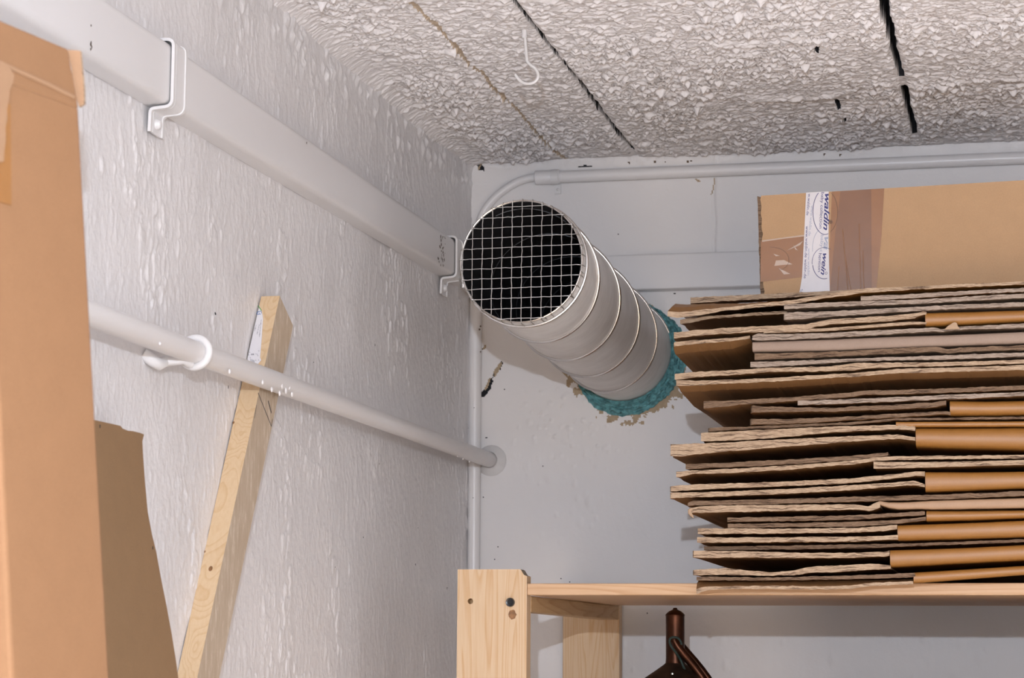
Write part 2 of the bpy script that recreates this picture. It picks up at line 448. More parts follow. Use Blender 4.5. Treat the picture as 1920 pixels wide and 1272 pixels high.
# --- ceiling: a stippled relief that hangs down from the slab, with open plank joints
def build_ceiling():
    x0, x1, y0, y1 = XL - 0.004, XR, 0.6, YB + 0.004
    xv = np.unique(np.round(np.concatenate([np.linspace(x0, 0.06, 560), np.arange(0.06, XR, 0.006), [XR], np.arange(-0.5175, -0.5045, 0.0004), np.arange(-0.150, -0.1295, 0.0005)]), 6))
    yv = np.concatenate([np.arange(y0, 1.97, 0.009), np.linspace(1.975, y1, 980)])
    nx, ny = len(xv), len(yv)
    X, Y = np.meshgrid(xv, yv, indexing='ij')
    wx = X + 0.005 * (fbm(X * 60, Y * 60, 3) - .5); wy = Y + 0.005 * (fbm(X * 60, Y * 60, 5) - .5)
    h = 0.0012 * fbm(wx * 100, wy * 130, 11, 3)
    rid = 1 - np.abs(2 * fbm(wx * 60, wy * 140, 41, 3) - 1)
    h += 0.0036 * sstep(0.70, 1.0, rid)
    h += 0.0048 * blobs(wx * 76, wy * 120, 21, 0.62, 0.30, 0.66, 1.0)
    h += 0.0024 * blobs(wx * 150, wy * 220, 61, 0.6, 0.3, 0.62, 1.0)
    h += 0.0075 * blobs(wx * 28, wy * 36, 81, 0.30, 0.14, 0.28, 1.1)
    patch = 0.66 + 0.7 * sstep(0.3, 0.7, fbm(X * 7, Y * 7, 91, 2))
    fade = sstep(0.0, 0.045, X - XL) * sstep(0.004, 0.03, YB - Y)
    jd = np.minimum(np.abs(X + 0.5110), np.where(Y < 2.93, np.abs(X + 0.1398), 1))
    h = h * patch * (0.35 + 0.65 * fade) * (0.25 + 0.75 * sstep(0.002, 0.010, jd))
    h += (0.006 + 0.008 * sstep(0.02, 0.25, YB - Y)) * np.clip(1 - (X - XL) / (0.026 + 0.012 * fbm(Y * 20, Y * 0, 95, 3)), 0, 1) ** 2.2
    # board joints across: faint plaster ridges
    for ya, xa, xb in ((2.435, -0.345, -0.20), (2.655, -0.142, 0.25), (2.69, -0.34, -0.2)):
        g = np.exp(-((Y - ya - 0.004 * np.sin(X * 40)) / 0.006) ** 2) * sstep(xa, xa + .02, X) * sstep(xb, xb - .03, X)
        h += 0.0045 * g
    z = ZC - h
    # slightly lower plank on the right of the first joint
    z -= 0.002 * sstep(-0.5115, -0.5095, X)
    wob = 0.0035 * (fbm(Y * 22, Y * 0 + 3, 7, 3) - .5) * 2
    wob2 = 0.0030 * (fbm(Y * 30, Y * 0 + 9, 8, 3) - .5) * 2
    mat = np.zeros((nx, ny), int)
    def groove(xc, wd, ya, yb, wb, depth, m=1):
        d = np.abs(X - xc - wb + 0.0008 * (fbm(Y * 150, X * 150, 77, 2) - .5))
        on = (Y > ya) & (Y < yb)
        k = np.where(on, np.clip(1 - (d - wd * 0.5) / 0.0008, 0, 1), 0)
        nonlocal z
        z = z * (1 - k) + (ZC + depth) * k
        mat[(k > 0.35)] = m
    wv = 0.55 + 0.9 * fbm(Y * 14, Y * 0 + 5, 17, 2)
    groove(-0.5110, 0.0046 * wv, 0.6, 2.945, wob, 0.028)
    groove(-0.1398, 0.0105 * np.clip((3.0 - Y) / 0.8, 0.35, 1) * (0.75 + 0.5 * wv * .6), 0.6, 2.625, wob2, 0.035)
    groove(-0.1398, 0.0055 * wv, 2.665, 2.915, wob2, 0.03)
    for xc, ya, yb in ((-0.2265, 2.20, 2.245), (-0.2235, 2.47, 2.49), (-0.2225, 2.72, 2.765), (-0.2215, 2.80, 2.83)):
        groove(xc, 0.0028, ya, yb, wob2, 0.012)
    # the tan hairline left of the first joint
    pts = [aZ(*p, ZC)[:2] for p in ((770, 0), (825, 52), (858, 88), (880, 118), (906, 134), (922, 158), (960, 192), (985, 222), (1022, 262), (1065, 300))]
    d = polyd(X + wob * .5, Y, pts)
    k = np.clip(1 - (d - 0.0020 * sstep(.3, .75, fbm(X * 30, Y * 30, 79, 2)) - 0.0003) / 0.0010, 0, 1)
    z = z * (1 - k) + (ZC - 0.0005) * k
    mat[(k > 0.45) & (mat == 0)] = 2
    P = np.stack([X, Y, z], -1)
    fm = np.maximum.reduce([mat[:-1, :-1], mat[1:, :-1], mat[:-1, 1:], mat[1:, 1:]])
    fm = np.where((mat[:-1, :-1] == 1) | (mat[1:, 1:] == 1), 1, np.where(fm == 1, mat[:-1, :-1], fm))
    o = grid_mesh('ceiling', P, [M['ceiling'], M['void'], M['bare_light']], fm, flip=True)
    # the rest of the slab, out of the picture, joins the same mesh
    me = o.data
    import bmesh as _b
    bm = _b.new(); bm.from_mesh(me)
    def quad(a, b, c, d):
        f = bm.faces.new([bm.verts.new(p) for p in (a, b, c, d)]); f.smooth = False
    zc = ZC - 0.003
    quad((XL, YF, zc), (XL, y0, zc), (XR, y0, zc), (XR, YF, zc))
    zt = ZC + 0.1
    quad((XL - .1, YF - .1, zt), (XR + .1, YF - .1, zt), (XR + .1, YB + .1, zt), (XL - .1, YB + .1, zt))
    bm.to_mesh(me); bm.free()
    structure(o)
build_ceiling()

# --- left wall: brushed plaster with runs and flakes
def build_wall_left():
    y0, y1, z0, z1 = 1.45, YB + 0.004, 1.5, ZC + 0.004
    ny, nz = 1050, 560
    Y, Z = np.meshgrid(np.linspace(y0, y1, ny), np.linspace(z0, z1, nz), indexing='ij')
    wy = Y + 0.003 * (fbm(Y * 50, Z * 50, 3) - .5)
    h = 0.0007 * fbm(wy * 170, Z * 130, 101, 3)
    h += 0.0035 * (fbm(Y * 9, Z * 7, 103, 2) - .5)
    patch = sstep(0.42, 0.72, fbm(Y * 8, Z * 5, 111, 3))
    h += 0.0008 * patch * blobs(wy * 90, Z * 58, 121, 0.55, 0.22, 0.5, 0.8)
    h += 0.0005 * blobs(wy * 130, Z * 90, 131, 0.35, 0.2, 0.45, 0.8)
    h += 0.0015 * blobs(wy * 34, Z * 19, 141, 0.18, 0.07, 0.17, 0.6)
    streak = sstep(0.56, 0.72, fbm(Y * 15, Z * 6 + Y * 6, 181, 2))
    fl = fbm(wy * 110, Z * 62, 185, 3)
    h += streak * 0.0010 * sstep(0.58, 0.66, fl)
    h += 0.0005 * sstep(0.76, 0.82, fbm(wy * 70, Z * 34, 191, 3))
    top = sstep(0.085, 0.02, ZC - Z)
    h += top * 0.0045 * blobs(wy * 55, Z * 50, 151, 0.7, 0.3, 0.6, 1.0)
    corner = sstep(0.05, 0.0, YB - Y)
    h += corner * 0.0025 * fbm(Y * 80, Z * 25, 161, 3)
    X = XL + h
    P = np.stack([X, Y, Z], -1)
    fm = np.zeros((ny - 1, nz - 1), int)
    # grey patches along the corner and a few holes
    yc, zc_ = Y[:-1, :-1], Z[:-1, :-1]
    corner_grey = (YB - yc < 0.016 * fbm(zc_ * 18, zc_ * 0, 171, 2)) & (fbm(yc * 90, zc_ * 20, 173, 3) > 0.55) & (zc_ < 2.11)
    fm[corner_grey] = 1
    for (px, py, r) in ((710, 873, .003), (704, 648, .002), (838, 1104, .003), (779, 1060, .003), (783, 992, .002), (680, 1008, .0015),
                        (588, 680, .0015), (310, 680, .0022), (428, 728, .0028), (404, 590, .0025), (626, 1066, .002), (733, 170, .002), (746, 303, .0015)):
        q = aX(px, py, XL)
        dd = np.hypot(yc - q[1], zc_ - q[2]); fm[(dd < r * .5) | (dd == dd.min())] = 2
    o = grid_mesh('wall_left', P, [M['wall_left'], M['crease'], M['void']], fm)
    me = o.data
    import bmesh as _b
    bm = _b.new(); bm.from_mesh(me)
    def quad(*p):
        f = bm.faces.new([bm.verts.new(q) for q in p]); f.smooth = False
    xa = XL + 0.0005
    quad((xa, YF, 0), (xa, y0, 0), (xa, y0, ZC), (xa, YF, ZC))
    quad((xa, y0, 0), (xa, YB, 0), (xa, YB, z0), (xa, y0, z0))
    quad((XL - .1, YF, 0), (XL - .1, YF, ZC), (XL - .1, YB, ZC), (XL - .1, YB, 0))
    bm.to_mesh(me); bm.free()
    structure(o)
build_wall_left()

# --- back wall: smoother board with a joint, a torn corner, a crack and scuffs
VC = (-0.535, 2.017)          # where the vent pipe meets the wall (x, z)
def build_wall_back():
    x0, x1, z0, z1 = XL - 0.004, 0.26, 1.50, ZC + 0.004
    nx, nz = 680, 520
    X, Z = np.meshgrid(np.linspace(x0, x1, nx), np.linspace(z0, z1, nz), indexing='ij')
    h = 0.0012 * (fbm(X * 12, Z * 12, 201, 3) - .5)
    zone = sstep(0.13, 0.04, np.hypot(X + 0.60, (Z - 1.915) * 1.2))
    h += 0.0016 * zone * blobs(X * 90, Z * 90, 211, 0.5, 0.2, 0.5, 0.8)
    zone2 = sstep(0.10, 0.02, np.hypot(X + 0.62, (Z - 1.83)))
    h += 0.0014 * zone2 * blobs(X * 80, Z * 55, 215, 0.35, 0.2, 0.5, 0.7)
    low = sstep(1.66, 1.64, Z)
    h += low * (0.0010 * fbm(X * 60, Z * 14, 221, 3) + 0.0012 * blobs(X * 60, Z * 40, 225, 0.4, 0.2, 0.5))
    topb = sstep(0.030, 0.0, ZC - Z)
    h += topb * (0.006 + 0.004 * fbm(X * 60, Z * 60, 231, 3))
    # joint in the boards
    j = aY(1338, 400, YB)
    wob = 0.003 * (fbm(Z * 40, Z * 0, 241, 3) - .5) * 2
    g = np.exp(-((X - j[0] - wob) / 0.0018) ** 2) * (Z > 2.14) * (Z < 2.245)
    h -= 0.0015 * g; h += 0.0010 * np.exp(-((X - j[0] - wob - .004) / 0.002) ** 2) * (Z > 2.14)
    P = np.stack([X, YB - h, Z], -1)
    xc, zc_ = X[:-1, :-1], Z[:-1, :-1]
    fm = np.zeros(xc.shape, int)
    jag = 0.003 * (fbm(xc * 160, zc_ * 160, 251, 2) - .5)
    def crack(pts, wd, m, taper=True):
        q = [aY(*p, YB) for p in pts]; q = [(a[0], a[2]) for a in q]
        d = polyd(xc + jag, zc_ + jag, q)
        fm[d < wd] = m
    crack(((940, 682), (935, 694)), 0.0019, 2); crack(((938, 684), (930, 696), (925, 706)), 0.0024, 3); crack(((925, 704), (917, 720)), 0.0007, 2)
    crack(((921, 716), (914, 730)), 0.0020, 2); crack(((914, 729), (906, 740)), 0.0036, 2); crack(((918, 712), (910, 730)), 0.0014, 3)
    crack(((892, 304), (901, 311), (904, 318)), 0.0031, 2); crack(((888, 306), (914, 305)), 0.0012, 2); crack(((902, 316), (908, 321)), 0.0012, 2); crack(((905, 309), (899, 319)), 0.0012, 3)
    crack(((1086, 314), (1110, 315)), 0.0007, 2); crack(((1096, 313), (1099, 313)), 0.0014, 2)
    crack(((1304, 338), (1309, 341)), 0.0016, 3)
    crack(((1337, 336), (1338, 352), (1333, 366)), 0.0007, 3)
    crack(((906, 655), (908, 652)), 0.002, 3); crack(((1039, 686), (1042, 687)), 0.0018, 2); crack(((1062, 697), (1064, 698)), 0.001, 2)
    for (px, py, r) in ((932, 1027, .0009), (927, 1050, .0011), (905, 934, .001), (944, 732, .0007), (908, 708, .0007), (911, 823, .001), (1087, 738, .0012),
                        (1213, 1152, .001), (1016, 875, .0008), (1247, 306, .001), (1158, 441, .0009), (1264, 552, .0012), (1545, 293, .0015), (1290, 306, .0015),
                        (1180, 308, .0015), (1228, 306, .002), (1296, 304, .0012), (1050, 1087, .0009), (1068, 1092, .0009), (1575, 293, .0015)):
        q = aY(px, py, YB)
        fm[np.hypot(xc - q[0], zc_ - q[2]) < r] = 2 if py > 310 else 4
    # ragged ring of bare plaster round the foam, mostly below
    fx, fz = -0.527, 2.009
    rr = np.hypot(xc - fx, zc_ - fz); an = np.arctan2(zc_ - fz, xc - fx)
    lim = 0.079 - 0.006 * (np.sin(an) > 0.3) + 0.014 * sstep(0.40, 0.75, fbm(xc * 110, zc_ * 110, 261, 4)) * (np.sin(an) < 0.35) + 0.003 * sstep(0.4, 0.6, fbm(xc * 60, zc_ * 60, 263, 3)) * (np.sin(an) > 0.2)
    fm[(rr < lim) & (rr > 0.05)] = 1
    for k, (px, py) in enumerate(((1193, 784), (1180, 780), (1212, 777), (1235, 762), (1248, 757), (1135, 762), (1260, 742))):
        q = aY(px, py, YB); fm[np.hypot(xc - q[0] + jag * 3, zc_ - q[2] + jag * 2) < 0.0024] = 1
    # damp stain left under the pipe joint
    o = grid_mesh('wall_back', P, [M['wall_back'], M['bare'], M['void'], M['bare'], M['rust']], fm, flip=True)
    # opening for the duct
    me = o.data
    import bmesh as _b
    bm = _b.new(); bm.from_mesh(me)
    kill = [f for f in bm.faces if math.hypot(f.calc_center_median().x - VC[0], f.calc_center_median().z - VC[1]) < 0.060]
    _b.ops.delete(bm, geom=kill, context='FACES')
    def quad(*p):
        f = bm.faces.new([bm.verts.new(q) for q in p]); f.smooth = False
    ya = YB - 0.0004
    quad((XL, ya, 0), (x1, ya, 0), (x1, ya, z0), (XL, ya, z0))
    quad((x1, ya, 0), (XR, ya, 0), (XR, ya, ZC), (x1, ya, ZC))
    bm.to_mesh(me); bm.free()
    structure(o)
build_wall_back()

# ------------------------------------------------------------------ cable ducts along the walls
def rounded(prof, r, n=4):
    """round the convex corners of a 2-D open profile; prof: [(a, b, round?)]"""
    out = []
    for i, (a, b, rd) in enumerate(prof):
        if not rd: out.append((a, b)); continue
        p = np.array((a, b)); q0 = np.array(prof[i - 1][:2]); q1 = np.array(prof[(i + 1) % len(prof)][:2])
        u = (q0 - p) / np.linalg.norm(q0 - p); v = (q1 - p) / np.linalg.norm(q1 - p)
        s, e = p + u * r, p + v * r
        for k in range(n + 1):
            t = k / n
            out.append(tuple((1 - t) ** 2 * s + 2 * t * (1 - t) * p + t * t * e))
    return out
def sweep(mb, rings, m=0):
    n = len(rings[0]); b = len(mb.v)
    for r in rings: mb.v += [tuple(map(float, p)) for p in r]
    for i in range(len(rings) - 1):
        for k in range(n):
            k2 = (k + 1) % n
            mb.f.append((b + i * n + k, b + i * n + k2, b + (i + 1) * n + k2, b + (i + 1) * n + k)); mb.m.append(m)
    mb.f.append(tuple(b + k for k in range(n))); mb.m.append(m)
    mb.f.append(tuple(b + (len(rings) - 1) * n + k for k in reversed(range(n)))); mb.m.append(m)

XD = XL + 0.023      # outer face of the duct on the left wall
def duct_left_z(y):  # bottom, top
    t = (y - 1.8) / 1.0
    return 2.083 + 0.0145 * t, 2.1375 + 0.0075 * t
mb = MB()
rings = []
for y in np.linspace(1.0, YB - 0.0005, 24):
    zb, zt = duct_left_z(y)
    prof = rounded([(XL + .0005, zb, False), (XD, zb, True), (XD, zt, True), (XL + .0005, zt, False)], 0.007)
    rings.append([(a, y, b) for a, b in prof])
sweep(mb, rings)
for (px, py, s) in [(829 + random.gauss(0, 3), 440 + 62 * random.random(), random.choice((.0008, .0012, .0018))) for _ in range(34)] + \
        [(171, 80, .0012), (170, 84, .0012), (172, 88, .0012), (170, 92, .001), (171, 48, .001), (575, 268, .0012)]:
    q = aX(px, py, XD + 0.0003)
    k = 7
    mb.add([q] + [q + np.array((0, s * math.cos(6.28 * i / k) * random.uniform(.6, 1.4), s * 1.3 * math.sin(6.28 * i / k) * random.uniform(.6, 1.4))) for i in range(k)],
           [(0, 1 + i, 1 + (i + 1) % k) for i in range(k)], 1)
duct = mb.build('cable_duct', [M['plastic'], M['rust']], smooth=True)
tag(duct, 'long white cable duct running along the left wall, held by two straps', 'cable duct')

mb = MB()
rings = []
for x in np.linspace(XD + 0.001, 0.9, 6):
    prof = rounded([(YB - .0005, 2.0968, False), (YB - .022, 2.0968, True), (YB - .022, 2.1447, True), (YB - .0005, 2.1447, False)], 0.003)
    rings.append([(x, a, b) for a, b in prof])
sweep(mb, rings)
tag(mb.build('cable_duct', M['plastic'], smooth=True), 'flat white cable duct on the back wall behind the vent pipe and taped carton', 'cable duct')

def strap(y0, wd, name_label, rod=False):
    zb, zt = duct_left_z(y0 + wd / 2)
    root = thing('duct_strap', (XL, y0 + wd / 2, zb - 0.02), name_label, 'strap', 'straps holding the cable duct')
    t = 0.0013
    path = [(XL + .001, zt + .0014), (XL + .008, zt + .0014), (XD + t, zt + .0014), (XD + t, zb - t), (XL + .0045, zb - t - .0015), (XL + .004, zb - .024)]
    pr = rounded([(*p, 0 < i < 5) for i, p in enumerate(path)], 0.005, 4)
    def strip(a, b, th):
        mb = MB()
        n = len(pr)
        vs = []
        for i, p in enumerate(pr):
            q0 = np.array(pr[max(i - 1, 0)]); q1 = np.array(pr[min(i + 1, n - 1)])
            d = q1 - q0; d /= np.linalg.norm(d); nn = np.array((-d[1], d[0]))
            p = np.array(p)
            for yy, off in ((a, 0), (b, 0), (b, -th), (a, -th)):
                q = p - nn * off
                vs.append((q[0], yy, q[1]))
        fs = []
        for i in range(n - 1):
            for k in range(4):
                fs.append((i * 4 + k, i * 4 + (k + 1) % 4, i * 4 + 4 + (k + 1) % 4, i * 4 + 4 + k))
        fs += [(0, 1, 2, 3), (4 * n - 1, 4 * n - 2, 4 * n - 3, 4 * n - 4)]
        mb.add(vs, fs); return mb
    strip(y0, y0 + wd, 0.0016).build('band', M['plastic'], root, smooth=True)
    strip(y0 - .001, y0 + .0035, 0.0027).build('rib', M['hookpaint'], root, smooth=True)
    strip(y0 + .0055, y0 + .008, 0.0024).build('rib', M['hookpaint'], root, smooth=True)
    strip(y0 + wd - .003, y0 + wd + .001, 0.0027).build('rib', M['hookpaint'], root, smooth=True)
    mb = MB().lathe([(0.0001, .0055), (.003, .005), (.0045, .003), (.005, .0)], (XL + .005, y0 + wd * .5, zb - .0145), 'X', 14)
    mb.build('screw', M['hookpaint'], root, smooth=True)
    if rod:
        c = (XD + .006, y0 + wd * .75)
        MB().lathe([(.0001, 0), (.0045, 0), (.0045, .022), (.0001, .022)], (c[0], c[1], zb + .002), 'Z', 16).build('clamp_sleeve', M['chip'], root, smooth=True)
        MB().lathe([(.0001, -.014), (.0042, -.014), (.0042, -.006), (.0055, -.005), (.0055, .0), (.0048, .002), (.0001, .002)], (c[0], c[1], zb), 'Z', 16).build('bolt', M['bright_steel'], root, smooth=True)
    return root
strap(1.822, 0.030, 'white painted strap on the duct above the top of the carton, nearer the camera')
strap(2.822, 0.030, 'white painted strap with a steel bolt, on the duct right beside the vent pipe', True)

# ------------------------------------------------------------------ water pipe and conduits
ZP, XP = 1.873, XL + 0.0312
root = thing('wall_pipe', (XP, 2.2, ZP), 'white water pipe running level along the left wall in front of the batten', 'pipe')
mb = MB()
ys = np.linspace(1.0, YB - 0.001, 40)
mb.tube([(XP, y, ZP) for y in ys], 0.0102, 24)
for (px, py, s) in ((431, 697, .003), (493, 717, .003), (510, 731, .003), (530, 722, .005), (537, 733, .004), (543, 727, .003), (548, 740, .003), (525, 738, .003), (300, 645, .002),
                    (858, 856, .0015), (868, 861, .0012), (880, 866, .0018)):
    q = aX(px, py, XP + 0.009)
    mb.lathe([(s * .9, -.0004), (s * .7, .0005), (s * .35, .0009), (.0001, .0010)], (q[0], q[1], q[2]), 'X', 9)
mb.build('tube', M['pipe'], root, smooth=True)
yr = 1.878
MB().tube([(XP + .0128 * math.cos(a), yr + .0012 * math.sin(a), ZP + .0128 * math.sin(a)) for a in np.linspace(0, 2 * math.pi, 36, endpoint=False)], 0.0036, 10, closed=True).build('ring_collar', M['hookpaint'], root, smooth=True)
q = np.array((XL + .001, 1.845, ZP - .012))
mb = MB().tube([q + (0, -.012, .006), q + (.006, -.008, .001), q + (.010, 0, -.002), q + (.012, .010, .002), (XP - .004, 1.862, ZP - .008), (XP - .002, 1.872, ZP - .011)], [.005, .0055, .0055, .005, .0045, .004], 12)
mb.build('wall_clip', M['hookpaint'], root, smooth=True)
MB().lathe([(.0108, -.012), (.0135, -.007), (.0195, -.003), (.021, 0)], (XP, YB - .0006, ZP), 'Y', 28).build('wall_flange', M['hookpaint'], root, smooth=True)

mb = MB().tube([(XL + .0105, YB - .0105, z) for z in np.linspace(0.0, 2.094, 14)], 0.0086, 18)
for (px, py, s) in ((901, 612, .0012), (899, 618, .0014), (905, 655, .001), (901, 660, .001), (889, 765, .0007), (887, 934, .0007)):
    q = aY(px, py, YB - .0195)
    mb.lathe([(s, 0), (.0001, -.0004)], (q[0], q[1], q[2]), 'Y', 7, 1)
tag(mb.build('conduit_pipe', [M['pipe'], M['rust']], smooth=True), 'thin vertical white pipe in the room corner, passing behind the level pipe', 'pipe')

root = thing('ceiling_conduit', (-.3, YB - .01, 2.257), 'white conduit along the top of the back wall just below the ceiling', 'conduit')
MB().tube([(x, YB - .0095, 2.2572) for x in np.linspace(-.624, 1.49, 30)], 0.0083, 18).build('tube', M['pipe'], root, smooth=True)
MB().tube([(x, YB - .0105, 2.2572) for x in (-.653, -.652, -.62, -.619)], [.0085, .0097, .0097, .009], 18).build('sleeve', M['pipe'], root, smooth=True)
bp = [(1004, 332.5), (985, 336), (963, 345), (938, 362), (918, 382), (905, 402), (897, 425), (893, 450)]
bpt = [aY(*p, YB - .008) for p in bp]
mb = MB()
dense = []
for i in range(len(bpt) - 1):
    p0 = bpt[max(i - 1, 0)]; p1 = bpt[i]; p2 = bpt[i + 1]; p3 = bpt[min(i + 2, len(bpt) - 1)]
    for t in np.linspace(0, 1, 6, endpoint=False):
        dense.append(0.5 * (2 * p1 + (p2 - p0) * t + (2 * p0 - 5 * p1 + 4 * p2 - p3) * t ** 2 + (3 * p1 - p0 - 3 * p2 + p3) * t ** 3))
dense.append(bpt[-1])
mb.tube(dense, 0.0056, 14).build('bend', M['pipe'], root, smooth=True)
c = aY(1041, 332, YB - .0105)
mb = MB().tube([(c[0] - .0055, c[1], c[2]), (c[0] - .0052, c[1], c[2]), (c[0] + .0052, c[1], c[2]), (c[0] + .0055, c[1], c[2])], [.0095, .0106, .0106, .0095], 18)
mb.box((c[0] - .002, YB - .004, c[2] - .022), (c[0] + .0065, YB - .0015, c[2] - .008))
mb.lathe([(.0022, 0), (.0001, -.0015)], (c[0] + .002, YB - .004, c[2] - .016), 'Y', 10)
mb.build('pipe_clip', M['hookpaint'], root, smooth=True)

# ------------------------------------------------------------------ ceiling hook
q0 = aZ(983, 58, ZC - .002)
yk = float(q0[1])
hp = [(983, 50), (984, 66), (985.5, 85), (987, 103), (989, 115), (995, 122), (1003, 128), (1008.5, 138), (1008, 147), (1002, 154), (993, 157), (983, 156), (975, 151), (966, 140)]
root = thing('ceiling_hook', tuple(q0), 'white screw hook hanging from the stippled ceiling beside the crack', 'hook')
hpt = [aY(*p, yk) for p in hp]
dense = []
for i in range(len(hpt) - 1):
    p0 = hpt[max(i - 1, 0)]; p1 = hpt[i]; p2 = hpt[i + 1]; p3 = hpt[min(i + 2, len(hpt) - 1)]
    for t in np.linspace(0, 1, 5, endpoint=False):
        dense.append(0.5 * (2 * p1 + (p2 - p0) * t + (2 * p0 - 5 * p1 + 4 * p2 - p3) * t ** 2 + (3 * p1 - p0 - 3 * p2 + p3) * t ** 3))
dense.append(hpt[-1])
MB().tube(dense, 0.00175, 12).build('hook', M['hookpaint'], root, smooth=True)
MB().tube([aY(982.5, 46, yk), aY(983, 60, yk), aY(983.5, 71, yk), aY(983.6, 72, yk)], [.0032, .003, .0029, .002], 12).build('collar', M['hookpaint'], root, smooth=True)

# ------------------------------------------------------------------ ventilation pipe
PF = np.array((-0.535, 2.378, 2.034)); PB = np.array((VC[0], YB, VC[1]))
R0 = 0.0672
dv = (PB - PF) / np.linalg.norm(PB - PF)
eu = np.array((0, 0, 1.0)); eu -= eu.dot(dv) * dv; eu /= np.linalg.norm(eu)
es = np.cross(dv, eu); es = es if es[0] > 0 else -es
def vp(y, a, r):   # point on a cylinder round the vent axis; y = room depth, a = angle from +X
    c = PF + (PB - PF) * (y - PF[1]) / (PB[1] - PF[1])
    return c + r * (math.cos(a) * es + math.sin(a) * eu)
root = thing('vent_pipe', tuple(PF + (0, 0.3, -R0)), 'steel spiral vent pipe with wire mesh end sticking out of the back wall', 'vent pipe')
def cyl(rows, seg=72, m=0, mb=None):
    mb = mb or MB()
    b = len(mb.v)
    for (y, r) in rows:
        for k in range(seg): mb.v.append(tuple(vp(y, 2 * math.pi * k / seg, r)))
    for i in range(len(rows) - 1):
        for k in range(seg):
            k2 = (k + 1) % seg
            mb.f.append((b + i * seg + k, b + i * seg + k2, b + (i + 1) * seg + k2, b + (i + 1) * seg + k)); mb.m.append(m)
    return mb
cyl([(2.380, R0 - .0012), (2.380, R0)] + [(y, R0) for y in np.linspace(2.41, 3.09, 14)]).build('tube', M['steel'], root, smooth=True)
mb = cyl([(2.3801, R0 - .0011), (2.7, R0 - .0015), (3.2, R0 - .0015), (3.2, 0.0001)])
mb.build('lining', M['lining'], root, smooth=True)
def helix(y_at_right, pitch, r, ya, yb, ang0):
    pts = []
    n = int((yb - ya) / pitch * 60)
    for i in range(n + 1):
        y = ya + (yb - ya) * i / n
        a = ang0 - 2 * math.pi * (y - y_at_right) / pitch
        pts.append(vp(y, a, r))
    return pts
mb = MB().tube(helix(2.4731, .1328, R0 + .0010, 2.408, 3.02, -0.25), 0.0020, 10)
mb.build('spiral_seam', M['bright_steel'], root, smooth=True)
MB().tube(helix(2.45, .1328, R0 - .0022, 2.40, 2.95, -0.25), 0.0007, 6).build('inner_seam', M['lining_seam'], root, smooth=True)
ring = lambda y, r, n=72: [vp(y, 2 * math.pi * k / n, r) for k in range(n)]
MB().tube(ring(2.3975, R0 + .0016), 0.0016, 10, closed=True).build('clamp_ring', M['bright_steel'], root, smooth=True)
MB().tube(ring(2.379, R0 - .0003), 0.0009, 8, closed=True).build('rim', M['bright_steel'], root, smooth=True)
# woven wire cover, its ends bent back over the rim
mb = MB()
s_ = 0.01095
tilt = 0.013
def wire(horizontal, off, ph):
    R = R0 + 0.0010
    if abs(off) >= R * .985: return
    hl = math.sqrt(R * R - off * off)
    pts = []
    def pt(u, y, lift=0):
        if horizontal: x, z = u * math.cos(tilt) - off * math.sin(tilt), off * math.cos(tilt) + u * math.sin(tilt)
        else: x, z = off, u
        c = PF + dv * ((y - PF[1]) / dv[1])
        return c + x * es + z * eu
    L = 0.012 + 0.010 * random.random()
    pts.append(pt(-hl * 1.004, 2.377 + L)); pts.append(pt(-hl * 1.004, 2.3785))
    n = max(3, int(2 * hl / s_ * 2))
    jt = [random.gauss(0, .00016) for _ in range(n + 1)]
    for i in range(n + 1):
        u = -hl * .985 + 2 * hl * .985 * i / n
        p = pt(u, 2.3765 + (.0006 if (i + ph) % 2 else -.0006))
        p = p + (jt[i] * eu if horizontal else jt[i] * es)
        pts.append(p)
    pts.append(pt(hl * 1.004, 2.3785)); pts.append(pt(hl * 1.004, 2.377 + L * .9))
    mb.tube(pts, 0.0005, 6)
for k in range(-7, 8):
    wire(True, (k + .35) * s_ * 1.02, k); wire(False, (k + .1) * s_, k + 1)
mb.build('wire_mesh', M['wire'], root, smooth=True)
# foam packed round the pipe at the wall
def foam():
    seg, rows = 150, 16
    mb = MB(); b = 0
    for i in range(rows + 1):
        t = i / rows
        for k in range(seg):
            a = 2 * math.pi * k / seg
            ro = 0.0775 + 0.0025 * math.sin(3 * a + 1) + random.uniform(-.0012, .0012)
            ri = R0 + .0003
            cxs = VC[0] + (0.008) * t; czs = VC[1] - 0.008 * t
            r = ri + (ro - ri) * t
            nz = float(fbm(np.array([a * 14.0 + t * 3]), np.array([t * 9.0]), 301, 3)[0])
            bulge = 0.009 * (1 - t ** 1.6) + 0.012 * (nz - .45) * (1 if 0 < t < 1 else 0)
            y = YB - 0.0005 - max(bulge, 0.001 if t < 1 else -0.001)
            r2 = r + 0.003 * (nz - .5) * (0.3 + t)
            mb.v.append((cxs + max(r2, R0 * .995) * math.cos(a), y, czs + max(r2, R0 * .995) * math.sin(a)))
    for i in range(rows):
        for k in range(seg):
            k2 = (k + 1) % seg
            mb.f.append((i * seg + k, i * seg + k2, (i + 1) * seg + k2, (i + 1) * seg + k)); mb.m.append(0)
    o = mb.build('foam_seal', M['foam'], root, smooth=True, angle=25)
    o['label'] = 'rough teal foam seal at the wall'
foam()

